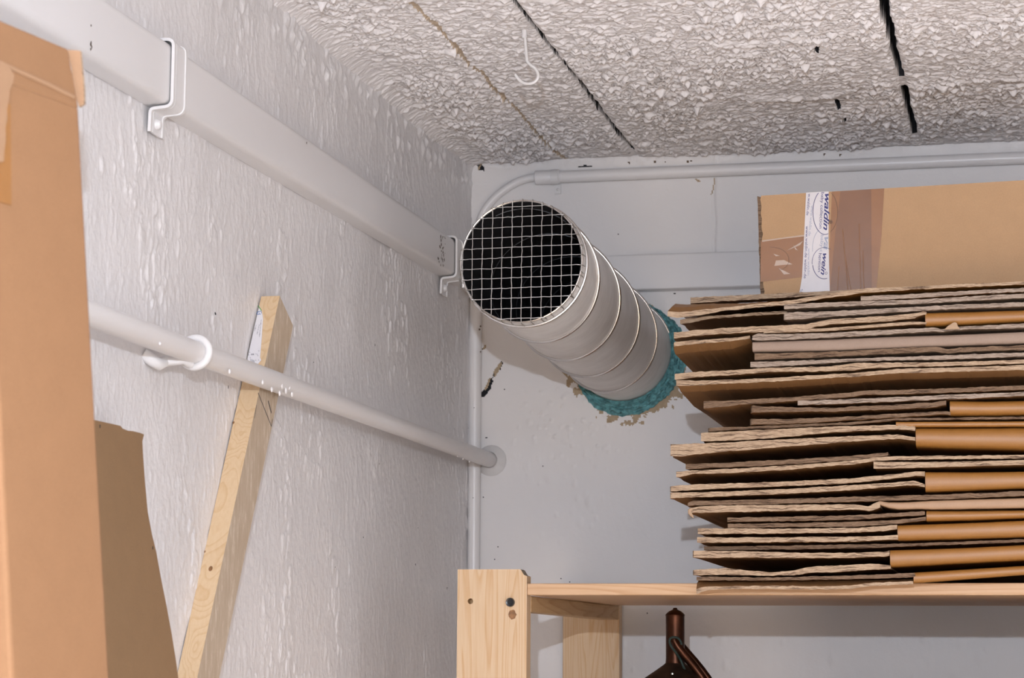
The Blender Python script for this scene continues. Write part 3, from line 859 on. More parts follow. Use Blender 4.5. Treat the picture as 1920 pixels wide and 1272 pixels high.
# ------------------------------------------------------------------ leaning batten
def batten():
    A = np.array((0, 2.1361, 1.9638)); B = np.array((0, 1.9318, 1.5905))
    d = (A - B) / np.linalg.norm(A - B)
    base = A - d * (A[2] - 0.004) / d[2]
    nrm = np.array((0, d[2], -d[1]))       # across the batten, away from the camera
    wd, x0, x1 = 0.0495, XL + .0010, XL + .0203
    root = thing('wood_batten', (XL + .012, base[1], 0.0), 'long pale wooden batten leaning behind the white water pipe, paper sticker near its top', 'batten')
    mb = MB()
    P = []
    n = 40
    top_l = A - d * 0.004
    for i in range(n + 1):
        t = i / n
        c = base * (1 - t) + A * t
        if i == n: ca, cb = c, c
        P.append((c, t))
    for i in range(n):
        c0, c1 = P[i][0], P[i + 1][0]
        q = []
        for c in (c0, c1):
            q.append([(x0, c[1], c[2]), (x1, c[1], c[2]), (x1, *(c + nrm * wd)[1:]), (x0, *(c + nrm * wd)[1:])])
        for k, m in ((0, 0), (1, 1), (2, 0), (3, 1)):
            k2 = (k + 1) % 4
            mb.add([q[0][k], q[0][k2], q[1][k2], q[1][k]], [(0, 1, 2, 3)], m)
        if i == 0: mb.add(q[0], [(0, 3, 2, 1)], 0)
        if i == n - 1: mb.add(q[1], [(0, 1, 2, 3)], 0)
    # pencil strokes on the sawn face
    for p0, p1, wpx in (((484, 737), (509, 800), 1.3), ((503, 752), (509, 775), 2.2), ((509, 800), (511, 786), 1.0), ((481, 760), (477, 785), .8)):
        a0, a1 = aX(*p0, x1 + .0002), aX(*p1, x1 + .0002)
        tt = a1 - a0; tt /= np.linalg.norm(tt); sd = np.array((0, tt[2], -tt[1])) * .0005 * wpx
        mb.add([a0 - sd, a0 + sd, a1 + sd, a1 - sd], [(0, 1, 2, 3)], 2)
    # small nail holes on the planed face
    nf = np.array((0, -d[2], d[1]))
    for (px, py, s) in ((438, 793, .0011), (395, 1067, .002), (387, 1010, .0009), (384, 1035, .0009)):
        q = aP(px, py, A, nf) + nf * .0002
        mb.add([q] + [q + s * (math.cos(k) * np.array((1.0, 0, 0)) + 1.4 * math.sin(k) * d) for k in np.linspace(0, 5.6, 9)], [(0, i, i % 9 + 1) for i in range(1, 10)], 3)
    mb.build('bar', [M['batten'], M['batten_rough'], M['pencil'], M['knot']], root)
    # sticker
    def F(px, py, lift): return aP(px, py, A, nf) + nf * lift
    pz = lambda X, Y: (440 + X / 7.95, 540 + Y / 7.95)
    pol = [F(*pz(X, Y), .0004) for X, Y in ((352, 268), (398, 330), (415, 400), (424, 470), (412, 620), (404, 760), (392, 900), (380, 1040), (397, 1080), (330, 1160), (165, 1090), (200, 900), (235, 720), (280, 520), (320, 330))]
    pol = [np.array((max(p[0], x0 + .0002), p[1], p[2])) for p in pol]
    st = MB().slab(pol, -nf, .0003).build('sticker', M['label_white'], root)
    st['label'] = 'white paper price sticker with barcode'
    mb = MB()
    def patch(X0, Y0, X1, Y1, wpx, m):
        a0, a1 = F(*pz(X0, Y0), .0006), F(*pz(X1, Y1), .0006)
        tt = a1 - a0; tt /= np.linalg.norm(tt); sd = np.cross(tt, nf) * wpx * 2.05 / 4300 / 7.95 / 2
        mb.add([a0 - sd, a0 + sd, a1 + sd, a1 - sd], [(0, 1, 2, 3)], m)
    for (X0, Y0, X1, Y1, n_, wpx) in ((400, 478, 370, 745, 22, 14), (370, 555, 335, 700, 13, 13), (322, 565, 295, 660, 9, 13)):
        for i in range(n_):
            t0 = i / n_; t1 = (i + random.uniform(.35, .8)) / n_
            patch(X0 + (X1 - X0) * t0, Y0 + (Y1 - Y0) * t0, X0 + (X1 - X0) * t1, Y0 + (Y1 - Y0) * t1, wpx * random.uniform(.45, 1), 0)
    for i in range(9):
        patch(250 + i * 5, 985 + (i % 3), 248 + i * 5, 1010, random.choice((2, 3, 4)), 0)
        patch(240 + i * 7, 1062 + i * 3, 240 + i * 7 - 2, 1120 + i * 2, random.choice((2, 3, 4)), 0)
    for X, Y in ((210, 1000), (225, 960), (318, 985), (338, 990), (345, 1010), (360, 940), (315, 1080), (356, 1076), (195, 1075), (232, 1040)):
        patch(X, Y, X + 6, Y + 12, 7, 0)
    patch(332, 400, 345, 360, 12, 1); patch(345, 362, 398, 352, 10, 1); patch(340, 402, 395, 395, 10, 1); patch(398, 352, 402, 385, 8, 1); patch(365, 370, 372, 392, 6, 1)
    patch(352, 270, 402, 345, 14, 2); patch(352, 265, 378, 300, 5, 1)
    mb.build('print', [M['ink'], M['logo_blue'], M['logo_green']], st)
batten()

# ------------------------------------------------------------------ tall carton and loose sheet at the left
def carton():
    fb, ft, fl = [CAM + .85 * (np.array(p) - CAM) for p in ((-.6269, 1.5, 1.5944), (-.6638, 1.5, 2.0007), (-.6736, 1.5, 2.0454))]
    up = (ft - fb) / (ft[2] - fb[2])
    n0 = CAM + .85 * (np.array((-.6500, 1.393, 1.5944)) - CAM)
    dy = n0 - fb
    root = thing('tall_carton', (-.43, 1.24, 0.0), 'tall narrow brown carton leaning in the left foreground, top corner torn', 'carton')
    fb0 = fb - up * fb[2] + up * .001
    nrm = np.cross(up, dy); nrm = nrm / np.linalg.norm(nrm)
    if nrm[0] < 0: nrm = -nrm
    th = 0.122
    mb = MB()
    c = []
    for h in (fb0, ft):
        c += [h + dy, h, h - nrm * th, h + dy - nrm * th]
    mb.hexa(c, 0)
    mb.build('body', M['carton'], root, bevel=.0022)
    # top flap, tipped slightly inwards above the crease
    o = ft - up * 0.0012
    upf = (fl - ft)
    c = [o + dy, o, o - nrm * .004, o + dy - nrm * .004]
    c = c + [p + upf * (1.0 if i in (1, 2) else 1.03) for i, p in enumerate(c)]
    f = MB(); f.hexa(c, 0)
    f.build('top_flap', M['carton'], root, bevel=.0015)
    pl = lambda px, py, l: aP(px, py, fb, nrm) + nrm * l
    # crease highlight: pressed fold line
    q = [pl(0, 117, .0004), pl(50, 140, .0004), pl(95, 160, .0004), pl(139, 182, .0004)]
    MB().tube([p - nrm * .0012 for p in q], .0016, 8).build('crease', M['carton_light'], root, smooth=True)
    # torn tab beside the far corner
    pts = [(126, 93), (150, 95), (152, 120), (156, 160), (157, 194), (148, 200), (143, 185), (136, 160), (134, 130)]
    MB().slab([aY(*p, 1.278) for p in pts], (0, 1, 0), .003, 0, 1).build('torn_tab', [M['carton_light'], M['edge']], root)
    # peeled liner and tape on the near part
    pts = [(-40, 95), (2, 118), (14, 128), (23, 143), (20, 158), (14, 170), (13, 187), (9, 205), (10, 222), (6, 240), (7, 262), (4, 285), (3, 304), (-40, 310)]
    MB().slab([pl(*p, .0016) for p in pts], -nrm, .0012, 0, 1).build('peeled_flap', [M['carton_light'], M['edge']], root)
    pts = [(-40, 170), (18, 196), (20, 385), (-40, 370)]
    MB().slab([pl(*p, .0006) for p in pts], -nrm, .0005).build('tape_strip', M['tape_orange'], root)
carton()

def loose_sheet():
    far = [(270, 815), (267, 828), (268, 850), (272, 905), (277, 960), (285, 1003), (293, 1035), (302, 1085), (312, 1135), (322, 1190), (330, 1240)]
    y = 1.7673
    ft = [aY(*p, y) for p in far]
    p1, p2 = aX(270, 815, -.715), aY(330, 1240, y)
    up = (p1 - p2) / (p1[2] - p2[2])
    n = np.cross(np.array((0, 1.0, 0)), up); n /= np.linalg.norm(n)
    if n[0] < 0: n = -n
    top = [(270, 815), (262, 812), (250, 809), (240, 808), (230, 804), (226, 799), (214, 796), (200, 793), (182, 789), (150, 782)]
    poly = [aP(*p, p1, n) for p in reversed(top)] + [aP(*p, p1, n) for p in far[1:]]
    foot = p2 - up * (p2[2] - .002)
    poly += [foot, np.array((foot[0], 1.53, foot[2]))]
    k = poly[0]; poly[0] = np.array((k[0], max(k[1], 1.53), k[2]))
    top0 = np.array(poly[0]); top0[1] = 1.53
    poly = [top0] + poly
    mb = MB().slab(poly, -n, .004, 0, 1)
    for (px, py) in ((187, 800), (286, 1028)):
        q = aP(px, py, p1, n) + n * .0003
        mb.add([q] + [q + .001 * np.array((0, math.cos(a), 1.6 * math.sin(a))) for a in np.linspace(0, 5.5, 8)], [(0, i, i % 8 + 1) for i in range(1, 9)], 2)
    tag(mb.build('cardboard_sheet', [M['carton_dark'], M['edge_dark'], M['void']]), 'dull brown cardboard sheet leaning on the left wall behind the tall carton', 'cardboard sheet')
loose_sheet()

# ------------------------------------------------------------------ shelf unit
ZS0, ZS1 = 1.6775, 1.6902
def shelf():
    root = thing('shelf_unit', (-.58, 2.46, 0), 'pine shelf unit with bolted posts, carrying the stack of flattened cartons', 'shelf')
    def post(name, x0, x1, y, t=.020):
        return (x0, x1, y, t)
    # front left post, with a chipped corner, a bolt cap, an open hole and a knot
    x0, x1, y0, t, zt = -.6204, -.5425, 2.45, .020, 1.7056
    zh = aY(882, 1128, y0); zk = aY(961, 1153, y0)
    me = MB()
    prof = [(x0, 0.001), (x1, 0.001), (x1, zt - .0075), (x1 - .0035, zt - .006), (x1 - .0065, zt - .001), (x1 - .008, zt), (x0, zt)]
    n = len(prof)
    vs = [(a, y0, b) for a, b in prof] + [(a, y0 + t, b) for a, b in prof]
    fs = [(i, (i + 1) % n, n + (i + 1) % n, n + i) for i in range(n)]
    me.add(vs, fs[:2] + fs[5:], 0); me.add(vs, fs[2:5], 2)
    me.add([vs[i + n] for i in range(n)], [tuple(range(n))], 0)
    # front face as a fan around the hole
    hole = [(zh[0] + .0031 * math.cos(a), zh[2] + .0031 * math.sin(a)) for a in np.linspace(0, 2 * math.pi, 16, endpoint=False)]
    import bmesh as _b
    bm = _b.new()
    ov = [bm.verts.new((a, y0, b)) for a, b in prof]; hv = [bm.verts.new((a, y0, b)) for a, b in hole]
    es_ = [bm.edges.new((ov[i], ov[(i + 1) % n])) for i in range(n)] + [bm.edges.new((hv[i], hv[(i + 1) % 16])) for i in range(16)]
    _b.ops.triangle_fill(bm, use_beauty=True, edges=es_)
    bm.verts.index_update()
    me.add([tuple(v.co) for v in bm.verts], [tuple(v.index for v in f.verts) for f in bm.faces], 0); bm.free()
    hb = [(a, y0 + .012, b) for a, b in hole]
    me.add([(a, y0, b) for a, b in hole] + hb, [(i, (i + 1) % 16, 16 + (i + 1) % 16, 16 + i) for i in range(16)] + [tuple(range(16, 32))], 3)
    kn = [(zk[0] + .0046 * math.cos(a) * random.uniform(.8, 1.1), y0 - .0002, zk[2] + .0052 * math.sin(a) * random.uniform(.8, 1.1)) for a in np.linspace(0, 2 * math.pi, 14, endpoint=False)]
    me.add([(zk[0], y0 - .0002, zk[2])] + kn, [(0, 1 + i, 1 + (i + 1) % 14) for i in range(14)], 1)
    me.build('post', [M['pine'], M['knot'], M['chip'], M['pine_rail']], root)
    cb = aY(957, 1130, y0)
    mb = MB().lathe([(.0001, -.0012), (.0026, -.0012), (.0028, -.0032), (.0044, -.0036), (.0049, -.002), (.0050, 0)], (cb[0], y0 - .0001, cb[2]), 'Y', 22)
    mb.build('bolt_cap', M['black'], root, smooth=True)
    # the other posts
    for (a, b, y, z) in ((-.6052, -.5302, 2.95, 1.7056), (.275, .352, 2.45, 1.7056), (.275, .352, 2.95, 1.7056)):
        MB().box((a, y, .001), (b, y + .020, z)).build('post', M['pine'], root, bevel=.0012)
    # cleats that carry the boards
    for (a, b) in ((-.558, -.5308), (.277, .30)):
        c = b - (.0112 if a < 0 else 0)
        MB().hexa([(a, 2.4702, 1.6595), (c, 2.4702, 1.6595), (b, 2.9498, 1.6595), (a, 2.9498, 1.6595)] + [(a, 2.4702, ZS0 - .0002), (c, 2.4702, ZS0 - .0002), (b, 2.9498, ZS0 - .0002), (a, 2.9498, ZS0 - .0002)]).build('cleat', M['pine_rail'], root, bevel=.001)
        MB().box((a, 2.4702, 1.331), (b, 2.9498, 1.3475)).build('cleat', M['pine_rail'], root, bevel=.001)
    MB().box((-.5424, 2.450, ZS0), (.274, 2.925, ZS1)).build('shelf_board', M['pine_shelf'], root, bevel=.0012)
    MB().box((-.5405, 2.472, 1.348), (.274, 2.925, 1.362)).build('shelf_board', M['pine_shelf'], root, bevel=.0012)
shelf()
for k, (a, b, y, h, lab) in enumerate(((-.27, -.01, 2.474, .218, 'plain brown carton on the board below the copper vessel, left one'), (.0, .26, 2.474, .218, 'plain brown carton on the board below, right one'))):  # out-of-view boxes added to keep the wall under the shelf dark
    o = MB().box((a, y, 1.3625), (b, 2.90, 1.3625 + h)).build('carton', M['carton_dark'], None, bevel=.002)
    tag(o, lab, 'carton')

# ------------------------------------------------------------------ copper vessel under the shelf
def vessel():
    c = aY(1266, 1200, 2.70); x, y = c[0], 2.70
    z = lambda py: float(aY(1266, py, 2.70)[2])
    root = thing('copper_vessel', (x, y, 1.3625), 'dark copper vessel with domed neck and arms, standing under the shelf', 'vessel')
    r = .0111
    prof = [(.0001, z(1140)), (.0022, z(1140.5)), (.0026, z(1143)), (.004, z(1144.5)), (.0075, z(1147)), (.0102, z(1151)), (.0116, z(1153.5)), (.0113, z(1155)), (r, z(1157)), (r, z(1235)), (r + .0004, z(1244))]
    MB().lathe([(a, b) for a, b in prof], (x, y, 0), 'Z', 32).build('neck', M['copper'], root, smooth=True)
    prof = [(r + .0004, z(1244)), (.0135, z(1247)), (.024, z(1259)), (.036, z(1272)), (.055, z(1300)), (.062, z(1330)), (.064, 1.48), (.064, 1.385), (.058, 1.366), (.0001, 1.3625)]
    MB().lathe(prof, (x, y, 0), 'Z', 40).build('body', M['copper_dull'], root, smooth=True)
    P = lambda px, py, yy: aY(px, py, yy)
    zz = lambda X, Y: (1240 + X / 8.958, 1130 + Y / 8.958)
    a = [P(*zz(215, 640), 2.683), P(*zz(270, 740), 2.683), P(*zz(390, 890), 2.685), P(*zz(520, 1040), 2.688), P(*zz(640, 1200), 2.69), P(*zz(760, 1370), 2.69), P(*zz(830, 1560), 2.69)]
    MB().tube(a, [.0045, .0052, .0052, .005, .005, .005, .005], 14).build('arm', M['copper'], root, smooth=True)
    a = [P(*zz(330, 720), 2.722), P(*zz(420, 830), 2.722), P(*zz(560, 990), 2.722), P(*zz(690, 1150), 2.722), P(*zz(790, 1290), 2.722), P(*zz(900, 1500), 2.722)]
    MB().tube(a, .0046, 14).build('arm', M['copper'], root, smooth=True)
    cord = [(480, 1270), (420, 1180), (370, 1080), (320, 960), (250, 850), (180, 760), (140, 680), (150, 610), (220, 585), (290, 610), (330, 670), (335, 720)]
    pts = [P(*zz(*q), 2.676 if i > 3 else 2.684) for i, q in enumerate(cord)]
    pts[0] = P(*zz(540, 1420), 2.66)
    d = []
    for i in range(len(pts) - 1):
        p0 = pts[max(i - 1, 0)]; p1 = pts[i]; p2 = pts[i + 1]; p3 = pts[min(i + 2, len(pts) - 1)]
        for t in np.linspace(0, 1, 5, endpoint=False):
            d.append(0.5 * (2 * p1 + (p2 - p0) * t + (2 * p0 - 5 * p1 + 4 * p2 - p3) * t ** 2 + (3 * p1 - p0 - 3 * p2 + p3) * t ** 3))
    MB().tube(d, .0014, 8).build('green_cord', M['green_cord'], root, smooth=True)
    q = P(*zz(185, 1205), 2.672)
    MB().lathe([(.0001, -.002), (.0012, -.0018), (.0018, 0), (.0012, .004)], (q[0], q[1], q[2]), 'Y', 12).tube([q, q - np.array((0, 0, .012))], .0011, 8).build('rivet', M['pale_metal'], root, smooth=True)
vessel()

# ------------------------------------------------------------------ stack of flattened cartons
YS = 2.415        # front of the stack
YE = 2.86
def interp(pts, px):
    xs = [p[0] for p in pts]; ys = [p[1] for p in pts]
    return np.interp(px, xs, ys)
def columns(x0, x1, step=5.5):
    xv = min(x1, 1960)
    n = max(2, int(round((xv - x0) / step)) + 1)
    a = np.linspace(x0, xv, n)
    return a if x1 <= 1960 else np.concatenate([a, np.linspace(1980, x1, 12)])
def ext(pts):
    if pts[-1][0] != 2060: return pts
    (xa, ya), (xb, yb) = pts[-2], pts[-1]
    return pts[:-1] + [(2420, ya + (yb - ya) * (2420 - xa) / (xb - xa))]
SEED = [0]
def sheet(name, parent, top, bot, y0=YS, y1=YE, droop=0.0, mats=('kraft', 'edge'), rag=1.0, dl=.05, cap_right=True):
    """one cardboard layer: its front edge follows the photo's outline, it runs back to y1"""
    SEED[0] += 13
    top, bot = ext(top), ext(bot)
    sd = SEED[0]
    xs = columns(top[0][0], top[-1][0])
    u = xs / 9.0
    tp = interp(top, xs) + rag * 1.1 * (fbm(u, u * 0, sd, 3) - .5) * 2
    bt = interp(bot, xs) + rag * 1.1 * (fbm(u, u * 0 + 4, sd + 1, 3) - .5) * 2
    bt = np.maximum(bt, tp + 1.5)
    yj = y0 + rag * .0011 * (fbm(u * 1.4, u * 0 + 8, sd + 2, 3) - .5) * 2
    T = np.array([aY(a, b, y0) for a, b in zip(xs, tp)]); B = np.array([aY(a, b, y0) for a, b in zip(xs, bt)])
    rows = [(y0, 0), (y0 + .006, .12), (y0 + .02, .5), (y0 + dl, 1), ((y0 + y1) / 2, 1), (y1, 1)]
    drp = np.array([droop(x) if callable(droop) else droop for x in xs])
    mb = MB(); n = len(xs); R = len(rows)
    vs = []
    for ri, (y, k) in enumerate(rows):
        for s, A in ((0, T), (1, B)):
            for i in range(n):
                yy = yj[i] if ri == 0 else y
                vs.append((A[i][0] + (0.0012 * math.sin(ri * 2.1 + sd) if i in (0,) else 0), yy, A[i][2] + drp[i] * k))
    I = lambda r, s, i: (r * 2 + s) * n + i
    fl, fe = [], []
    for r in range(R - 1):
        for i in range(n - 1):
            fl.append((I(r, 0, i), I(r, 0, i + 1), I(r + 1, 0, i + 1), I(r + 1, 0, i)))
            fl.append((I(r, 1, i), I(r + 1, 1, i), I(r + 1, 1, i + 1), I(r, 1, i + 1)))
        fe.append((I(r, 0, 0), I(r + 1, 0, 0), I(r + 1, 1, 0), I(r, 1, 0)))
        fe.append((I(r, 0, n - 1), I(r, 1, n - 1), I(r + 1, 1, n - 1), I(r + 1, 0, n - 1)))
    for i in range(n - 1):
        fe.append((I(0, 0, i), I(0, 1, i), I(0, 1, i + 1), I(0, 0, i + 1)))
        fe.append((I(R - 1, 0, i), I(R - 1, 0, i + 1), I(R - 1, 1, i + 1), I(R - 1, 1, i)))
    mb.add(vs, fl, 0)
    b = len(mb.v) - len(vs)
    for f in fe: mb.f.append(tuple(b + k for k in f)); mb.m.append(1)
    return mb.build(name, [M[m] for m in mats], parent)

def fold(name, parent, top, bot, y0=YS, y1=YE, mats=('fold', 'edge'), bulge=.009, th=.0034, droop=0.0):
    """folded side facing the camera: a C-shaped shell, hollow and raw at its left end"""
    SEED[0] += 7
    top, bot = ext(top), ext(bot)
    sd = SEED[0]
    xs = columns(top[0][0], top[-1][0], 9)
    u = xs / 30.0
    tp = interp(top, xs) + .5 * (fbm(u, u * 0, sd, 2) - .5); bt = interp(bot, xs) + .5 * (fbm(u, u * 0 + 3, sd, 2) - .5)
    T = np.array([aY(a, b, y0 + .001) for a, b in zip(xs, tp)]); B = np.array([aY(a, b, y0 + .001) for a, b in zip(xs, bt)])
    mb = MB(); rings = []
    for i in range(len(xs)):
        zt, zb, x = T[i][2], B[i][2], .5 * (T[i][0] + B[i][0]); h = zt - zb
        outer = [(y1, zt), (y0 + .10, zt), (y0 + .03, zt), (y0 + bulge, zt)]
        for k in range(1, 10):
            a = math.pi * k / 10
            outer.append((y0 + bulge - bulge * math.sin(a) ** .55, zt - h * (0.5 - 0.5 * math.copysign(abs(math.cos(a)) ** .8, math.cos(a)))))
        outer += [(y0 + bulge, zb), (y0 + .03, zb), (y0 + .10, zb), (y1, zb)]
        t = min(th, h * .3)
        inner = [(y1, zb + t), (y0 + bulge + t, zb + t), (y0 + bulge * .5 + t, zb + h * .35), (y0 + bulge * .5 + t, zb + h * .65), (y0 + bulge + t, zt - t), (y1, zt - t)]
        rings.append([(x, a, b + droop * (zt - b) / h * min(1, max(0, (a - y0) / .032))) for a, b in outer + inner])
    n = len(rings[0]); b = 0
    for r in rings: mb.v += [tuple(map(float, p)) for p in r]
    for i in range(len(rings) - 1):
        for k in range(n):
            k2 = (k + 1) % n
            mb.f.append((i * n + k, i * n + k2, (i + 1) * n + k2, (i + 1) * n + k)); mb.m.append(0)
    no = 17
    for base, rev in ((0, False), ((len(rings) - 1) * n, True)):
        for (o0, i0) in ((range(0, no), None),):
            # stitch outer to inner at the ends
            seq_o = list(range(no)); seq_i = list(range(n - 1, no - 1, -1))
            a = b2 = 0
            while a < len(seq_o) - 1 or b2 < len(seq_i) - 1:
                fa = (a + 1) / (len(seq_o) - 1) if a < len(seq_o) - 1 else 9
                fb_ = (b2 + 1) / (len(seq_i) - 1) if b2 < len(seq_i) - 1 else 9
                if fa <= fb_: f = (seq_o[a], seq_o[a + 1], seq_i[b2]); a += 1
                else: f = (seq_o[a], seq_i[b2 + 1], seq_i[b2]); b2 += 1
                mb.f.append(tuple(base + k for k in f)); mb.m.append(1)
    return mb.build(name, [M[m] for m in mats], parent, smooth=True, angle=50)

GRP = 'flattened cartons stacked on the shelf'
def item(name, px, py, label, cat='flattened carton'):
    q = aY(px, py, YS)
    return thing(name, (q[0] + .1, YS + .2, q[2]), label, cat, GRP)

def shift(pts, d): return [(a, b + d) for a, b in pts]

# from the shelf upwards
r = item('flattened_carton', 1306, 1112, 'lowest flattened carton of the stack, its bottom flap sagging over the shelf edge')
sheet('upper_flap', r, [(1305, 1082), (1446, 1083.5), (1600, 1079.5), (1706, 1075.5), (1716, 1075)], [(1307, 1089), (1440, 1089), (1600, 1086.5), (1706, 1083), (1716, 1082)], mats=('kraft', 'edge_dark'), droop=.0006, dl=.03)
kb = [(1308, 1114), (1318, 1109), (1335, 1106), (1427, 1105), (1560, 1106), (1600, 1104), (1635, 1099), (1712, 1096)]
sheet('lower_flap', r, [(1304, 1105), (1316, 1102), (1335, 1100), (1427, 1099), (1560, 1100), (1600, 1098), (1635, 1093), (1712, 1091)], kb,
      y0=YS - .003, droop=lambda x: 1.6912 - float(aY(x, interp(kb, x) + 1.2, YS - .003)[2]), dl=.034)
fold('folded_side', r, [(1713, 1074), (1920, 1061), (2060, 1053)], [(1713, 1096), (1920, 1080), (2060, 1070)], droop=.0045)

r = item('flattened_carton', 1300, 1080, 'second carton from the bottom of the stack, lower flap wavy in the middle')
sheet('upper_flap', r, [(1299, 1033), (1400, 1034), (1500, 1037), (1600, 1037), (1661, 1035), (1668, 1033)], [(1300, 1046), (1400, 1046), (1500, 1047), (1600, 1046), (1661, 1044), (1668, 1042)])
sheet('lower_flap', r, [(1300, 1069), (1360, 1066), (1400, 1070), (1446, 1074), (1490, 1070), (1521, 1063), (1560, 1061), (1635, 1058), (1670, 1060)],
      [(1301, 1079), (1360, 1078), (1400, 1079.5), (1446, 1080), (1490, 1079), (1521, 1074), (1560, 1074), (1635, 1069), (1670, 1067)])
fold('folded_side', r, [(1669, 1032), (1800, 1028), (1920, 1022), (2060, 1015)], [(1669, 1064), (1800, 1057), (1920, 1051), (2060, 1044)])

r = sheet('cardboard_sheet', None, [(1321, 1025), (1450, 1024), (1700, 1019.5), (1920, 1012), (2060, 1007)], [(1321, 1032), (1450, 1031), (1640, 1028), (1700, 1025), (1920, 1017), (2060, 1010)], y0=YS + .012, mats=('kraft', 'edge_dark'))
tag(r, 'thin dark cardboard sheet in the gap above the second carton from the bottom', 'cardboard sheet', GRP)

r = item('flattened_carton', 1310, 1020, 'third carton from the bottom, two even flaps and a broad orange fold')
sheet('upper_flap', r, [(1310, 991), (1450, 992), (1600, 990), (1660, 987), (1682, 984)], [(1311, 1002), (1450, 1001), (1600, 999), (1660, 996), (1682, 993)])
sheet('lower_flap', r, [(1309, 1008), (1450, 1008), (1600, 1007), (1676, 1004), (1684, 1003)], [(1311, 1018), (1450, 1017), (1600, 1016), (1676, 1012), (1684, 1012)])
fold('folded_side', r, [(1683, 985), (1800, 981), (1920, 976), (2060, 970)], [(1683, 1014), (1800, 1011), (1920, 1007), (2060, 1002)])

r = item('flattened_carton', 1365, 992, 'narrow short carton set back below the curled torn corner, with a dark thin fold')
sheet('upper_flap', r, [(1365, 971), (1450, 970), (1600, 967), (1734, 959)], [(1365, 979), (1450, 978), (1600, 975), (1734, 966)], mats=('kraft', 'edge_dark'))
sheet('lower_flap', r, [(1365, 983), (1450, 982), (1600, 979), (1680, 976), (1736, 969)], [(1366, 990), (1450, 989), (1600, 988), (1680, 983), (1736, 976)], mats=('kraft', 'edge_dark'))
fold('folded_side', r, [(1737, 958), (1820, 958), (1920, 957), (2060, 955)], [(1737, 978), (1820, 976), (1920, 972), (2060, 966)])

r = item('flattened_carton', 1292, 965, 'carton with a curled torn left corner and a pale lip curling down at the right')
sheet('upper_flap', r, [(1288, 944), (1300, 940), (1420, 937), (1600, 932), (1760, 928), (1920, 921), (2060, 915)], [(1288, 950), (1300, 948), (1420, 946), (1600, 941), (1760, 937), (1920, 930), (2060, 924)], mats=('kraft', 'edge_dark'))
lf = sheet('lower_flap', r, [(1290, 956), (1298, 953), (1310, 950), (1360, 948), (1500, 947), (1600, 946), (1620, 948), (1627, 951), (1640, 944), (1650, 940)],
      [(1291, 962), (1298, 962), (1310, 962), (1360, 961), (1500, 958), (1600, 956), (1620, 957), (1630, 960), (1640, 956), (1650, 952)], mats=('kraft', 'edge'))
MB().tube([aY(1297, 955, YS - .002), aY(1293, 958, YS - .003), aY(1293, 962, YS - .003), aY(1297, 967, YS - .002), aY(1300, 971, YS)], [.0022, .0022, .002, .0016, .0006], 8).build('torn_curl', M['torn'], lf, smooth=True)
fold('curled_lip', r, [(1649, 939), (1665, 942), (1700, 942), (1747, 939), (1920, 934), (2060, 929)], [(1649, 947), (1665, 953), (1685, 956), (1720, 955), (1747, 956), (1920, 953), (2060, 949)], mats=('fold_pink', 'edge'), bulge=.004)

r = item('flattened_carton', 1257, 930, 'carton with two pale flaps meeting at the left and a wide light orange fold')
sheet('upper_flap', r, [(1257, 912), (1300, 909), (1360, 907), (1480, 903), (1600, 897), (1687, 888), (1716, 884), (1734, 885)], [(1258, 922), (1300, 919), (1360, 916), (1480, 912), (1600, 906), (1687, 896), (1716, 893), (1734, 894)])
sheet('lower_flap', r, [(1257, 924), (1300, 924), (1360, 922), (1480, 917), (1600, 910), (1714, 902), (1734, 908)], [(1257, 935), (1300, 933), (1360, 931), (1480, 926), (1600, 919), (1714, 910), (1734, 914)])
fold('folded_side', r, [(1735, 885), (1820, 885), (1920, 884), (2060, 882)], [(1735, 923), (1820, 920), (1920, 916), (2060, 911)])

r = item('flattened_carton', 1270, 890, 'carton with thick left flaps and a pale insert showing from the middle rightwards')
sheet('upper_flap', r, [(1287, 871), (1380, 867), (1480, 862), (1600, 855), (1640, 851), (1665, 849)], [(1287, 880), (1380, 876), (1480, 871), (1600, 863), (1640, 858), (1665, 855)], mats=('kraft', 'edge_dark'))
sheet('lower_flap', r, [(1270, 885), (1300, 882), (1360, 880), (1480, 873), (1600, 864), (1642, 858), (1680, 856), (1800, 855), (1920, 853), (2060, 850)], [(1272, 896), (1300, 889), (1360, 888), (1480, 881), (1600, 871), (1642, 865), (1680, 863), (1800, 861), (1920, 860), (2060, 857)])
sheet('insert', r, [(1640, 866), (1700, 867), (1800, 866), (1920, 863), (2060, 860)], [(1640, 879), (1700, 878), (1800, 875), (1920, 872), (2060, 868)], y0=YS - .001, rag=.5)

r = item('flattened_carton', 1258, 850, 'thick many-layered carton jutting left with a bright rounded fold, mid stack')
sheet('middle_layer', r, [(1316, 812), (1420, 807), (1560, 800), (1680, 797), (1716, 799)], [(1316, 828), (1380, 826), (1470, 820), (1560, 811), (1680, 805), (1716, 808)])
sheet('lower_flap', r, [(1258, 834), (1300, 832), (1380, 829), (1484, 823), (1600, 818), (1680, 815), (1716, 820)], [(1258, 855), (1282, 856), (1300, 853), (1360, 847), (1484, 837), (1600, 828), (1690, 823), (1716, 827)])
fold('upper_lip', r, [(1680, 791), (1760, 791), (1920, 790), (2060, 789)], [(1680, 801), (1760, 801), (1920, 800), (2060, 799)], bulge=.004)
fold('folded_side', r, [(1717, 802), (1800, 802), (1920, 801), (2060, 800)], [(1717, 838), (1800, 841), (1920, 844), (2060, 841)], bulge=.014)

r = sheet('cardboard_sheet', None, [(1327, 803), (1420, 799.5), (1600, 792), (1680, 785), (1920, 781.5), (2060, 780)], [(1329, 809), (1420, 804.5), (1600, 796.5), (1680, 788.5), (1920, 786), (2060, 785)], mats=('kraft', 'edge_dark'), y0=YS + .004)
tag(r, 'thin dark fluted cardboard sheet under the carton with the shaded fold', 'cardboard sheet', GRP)

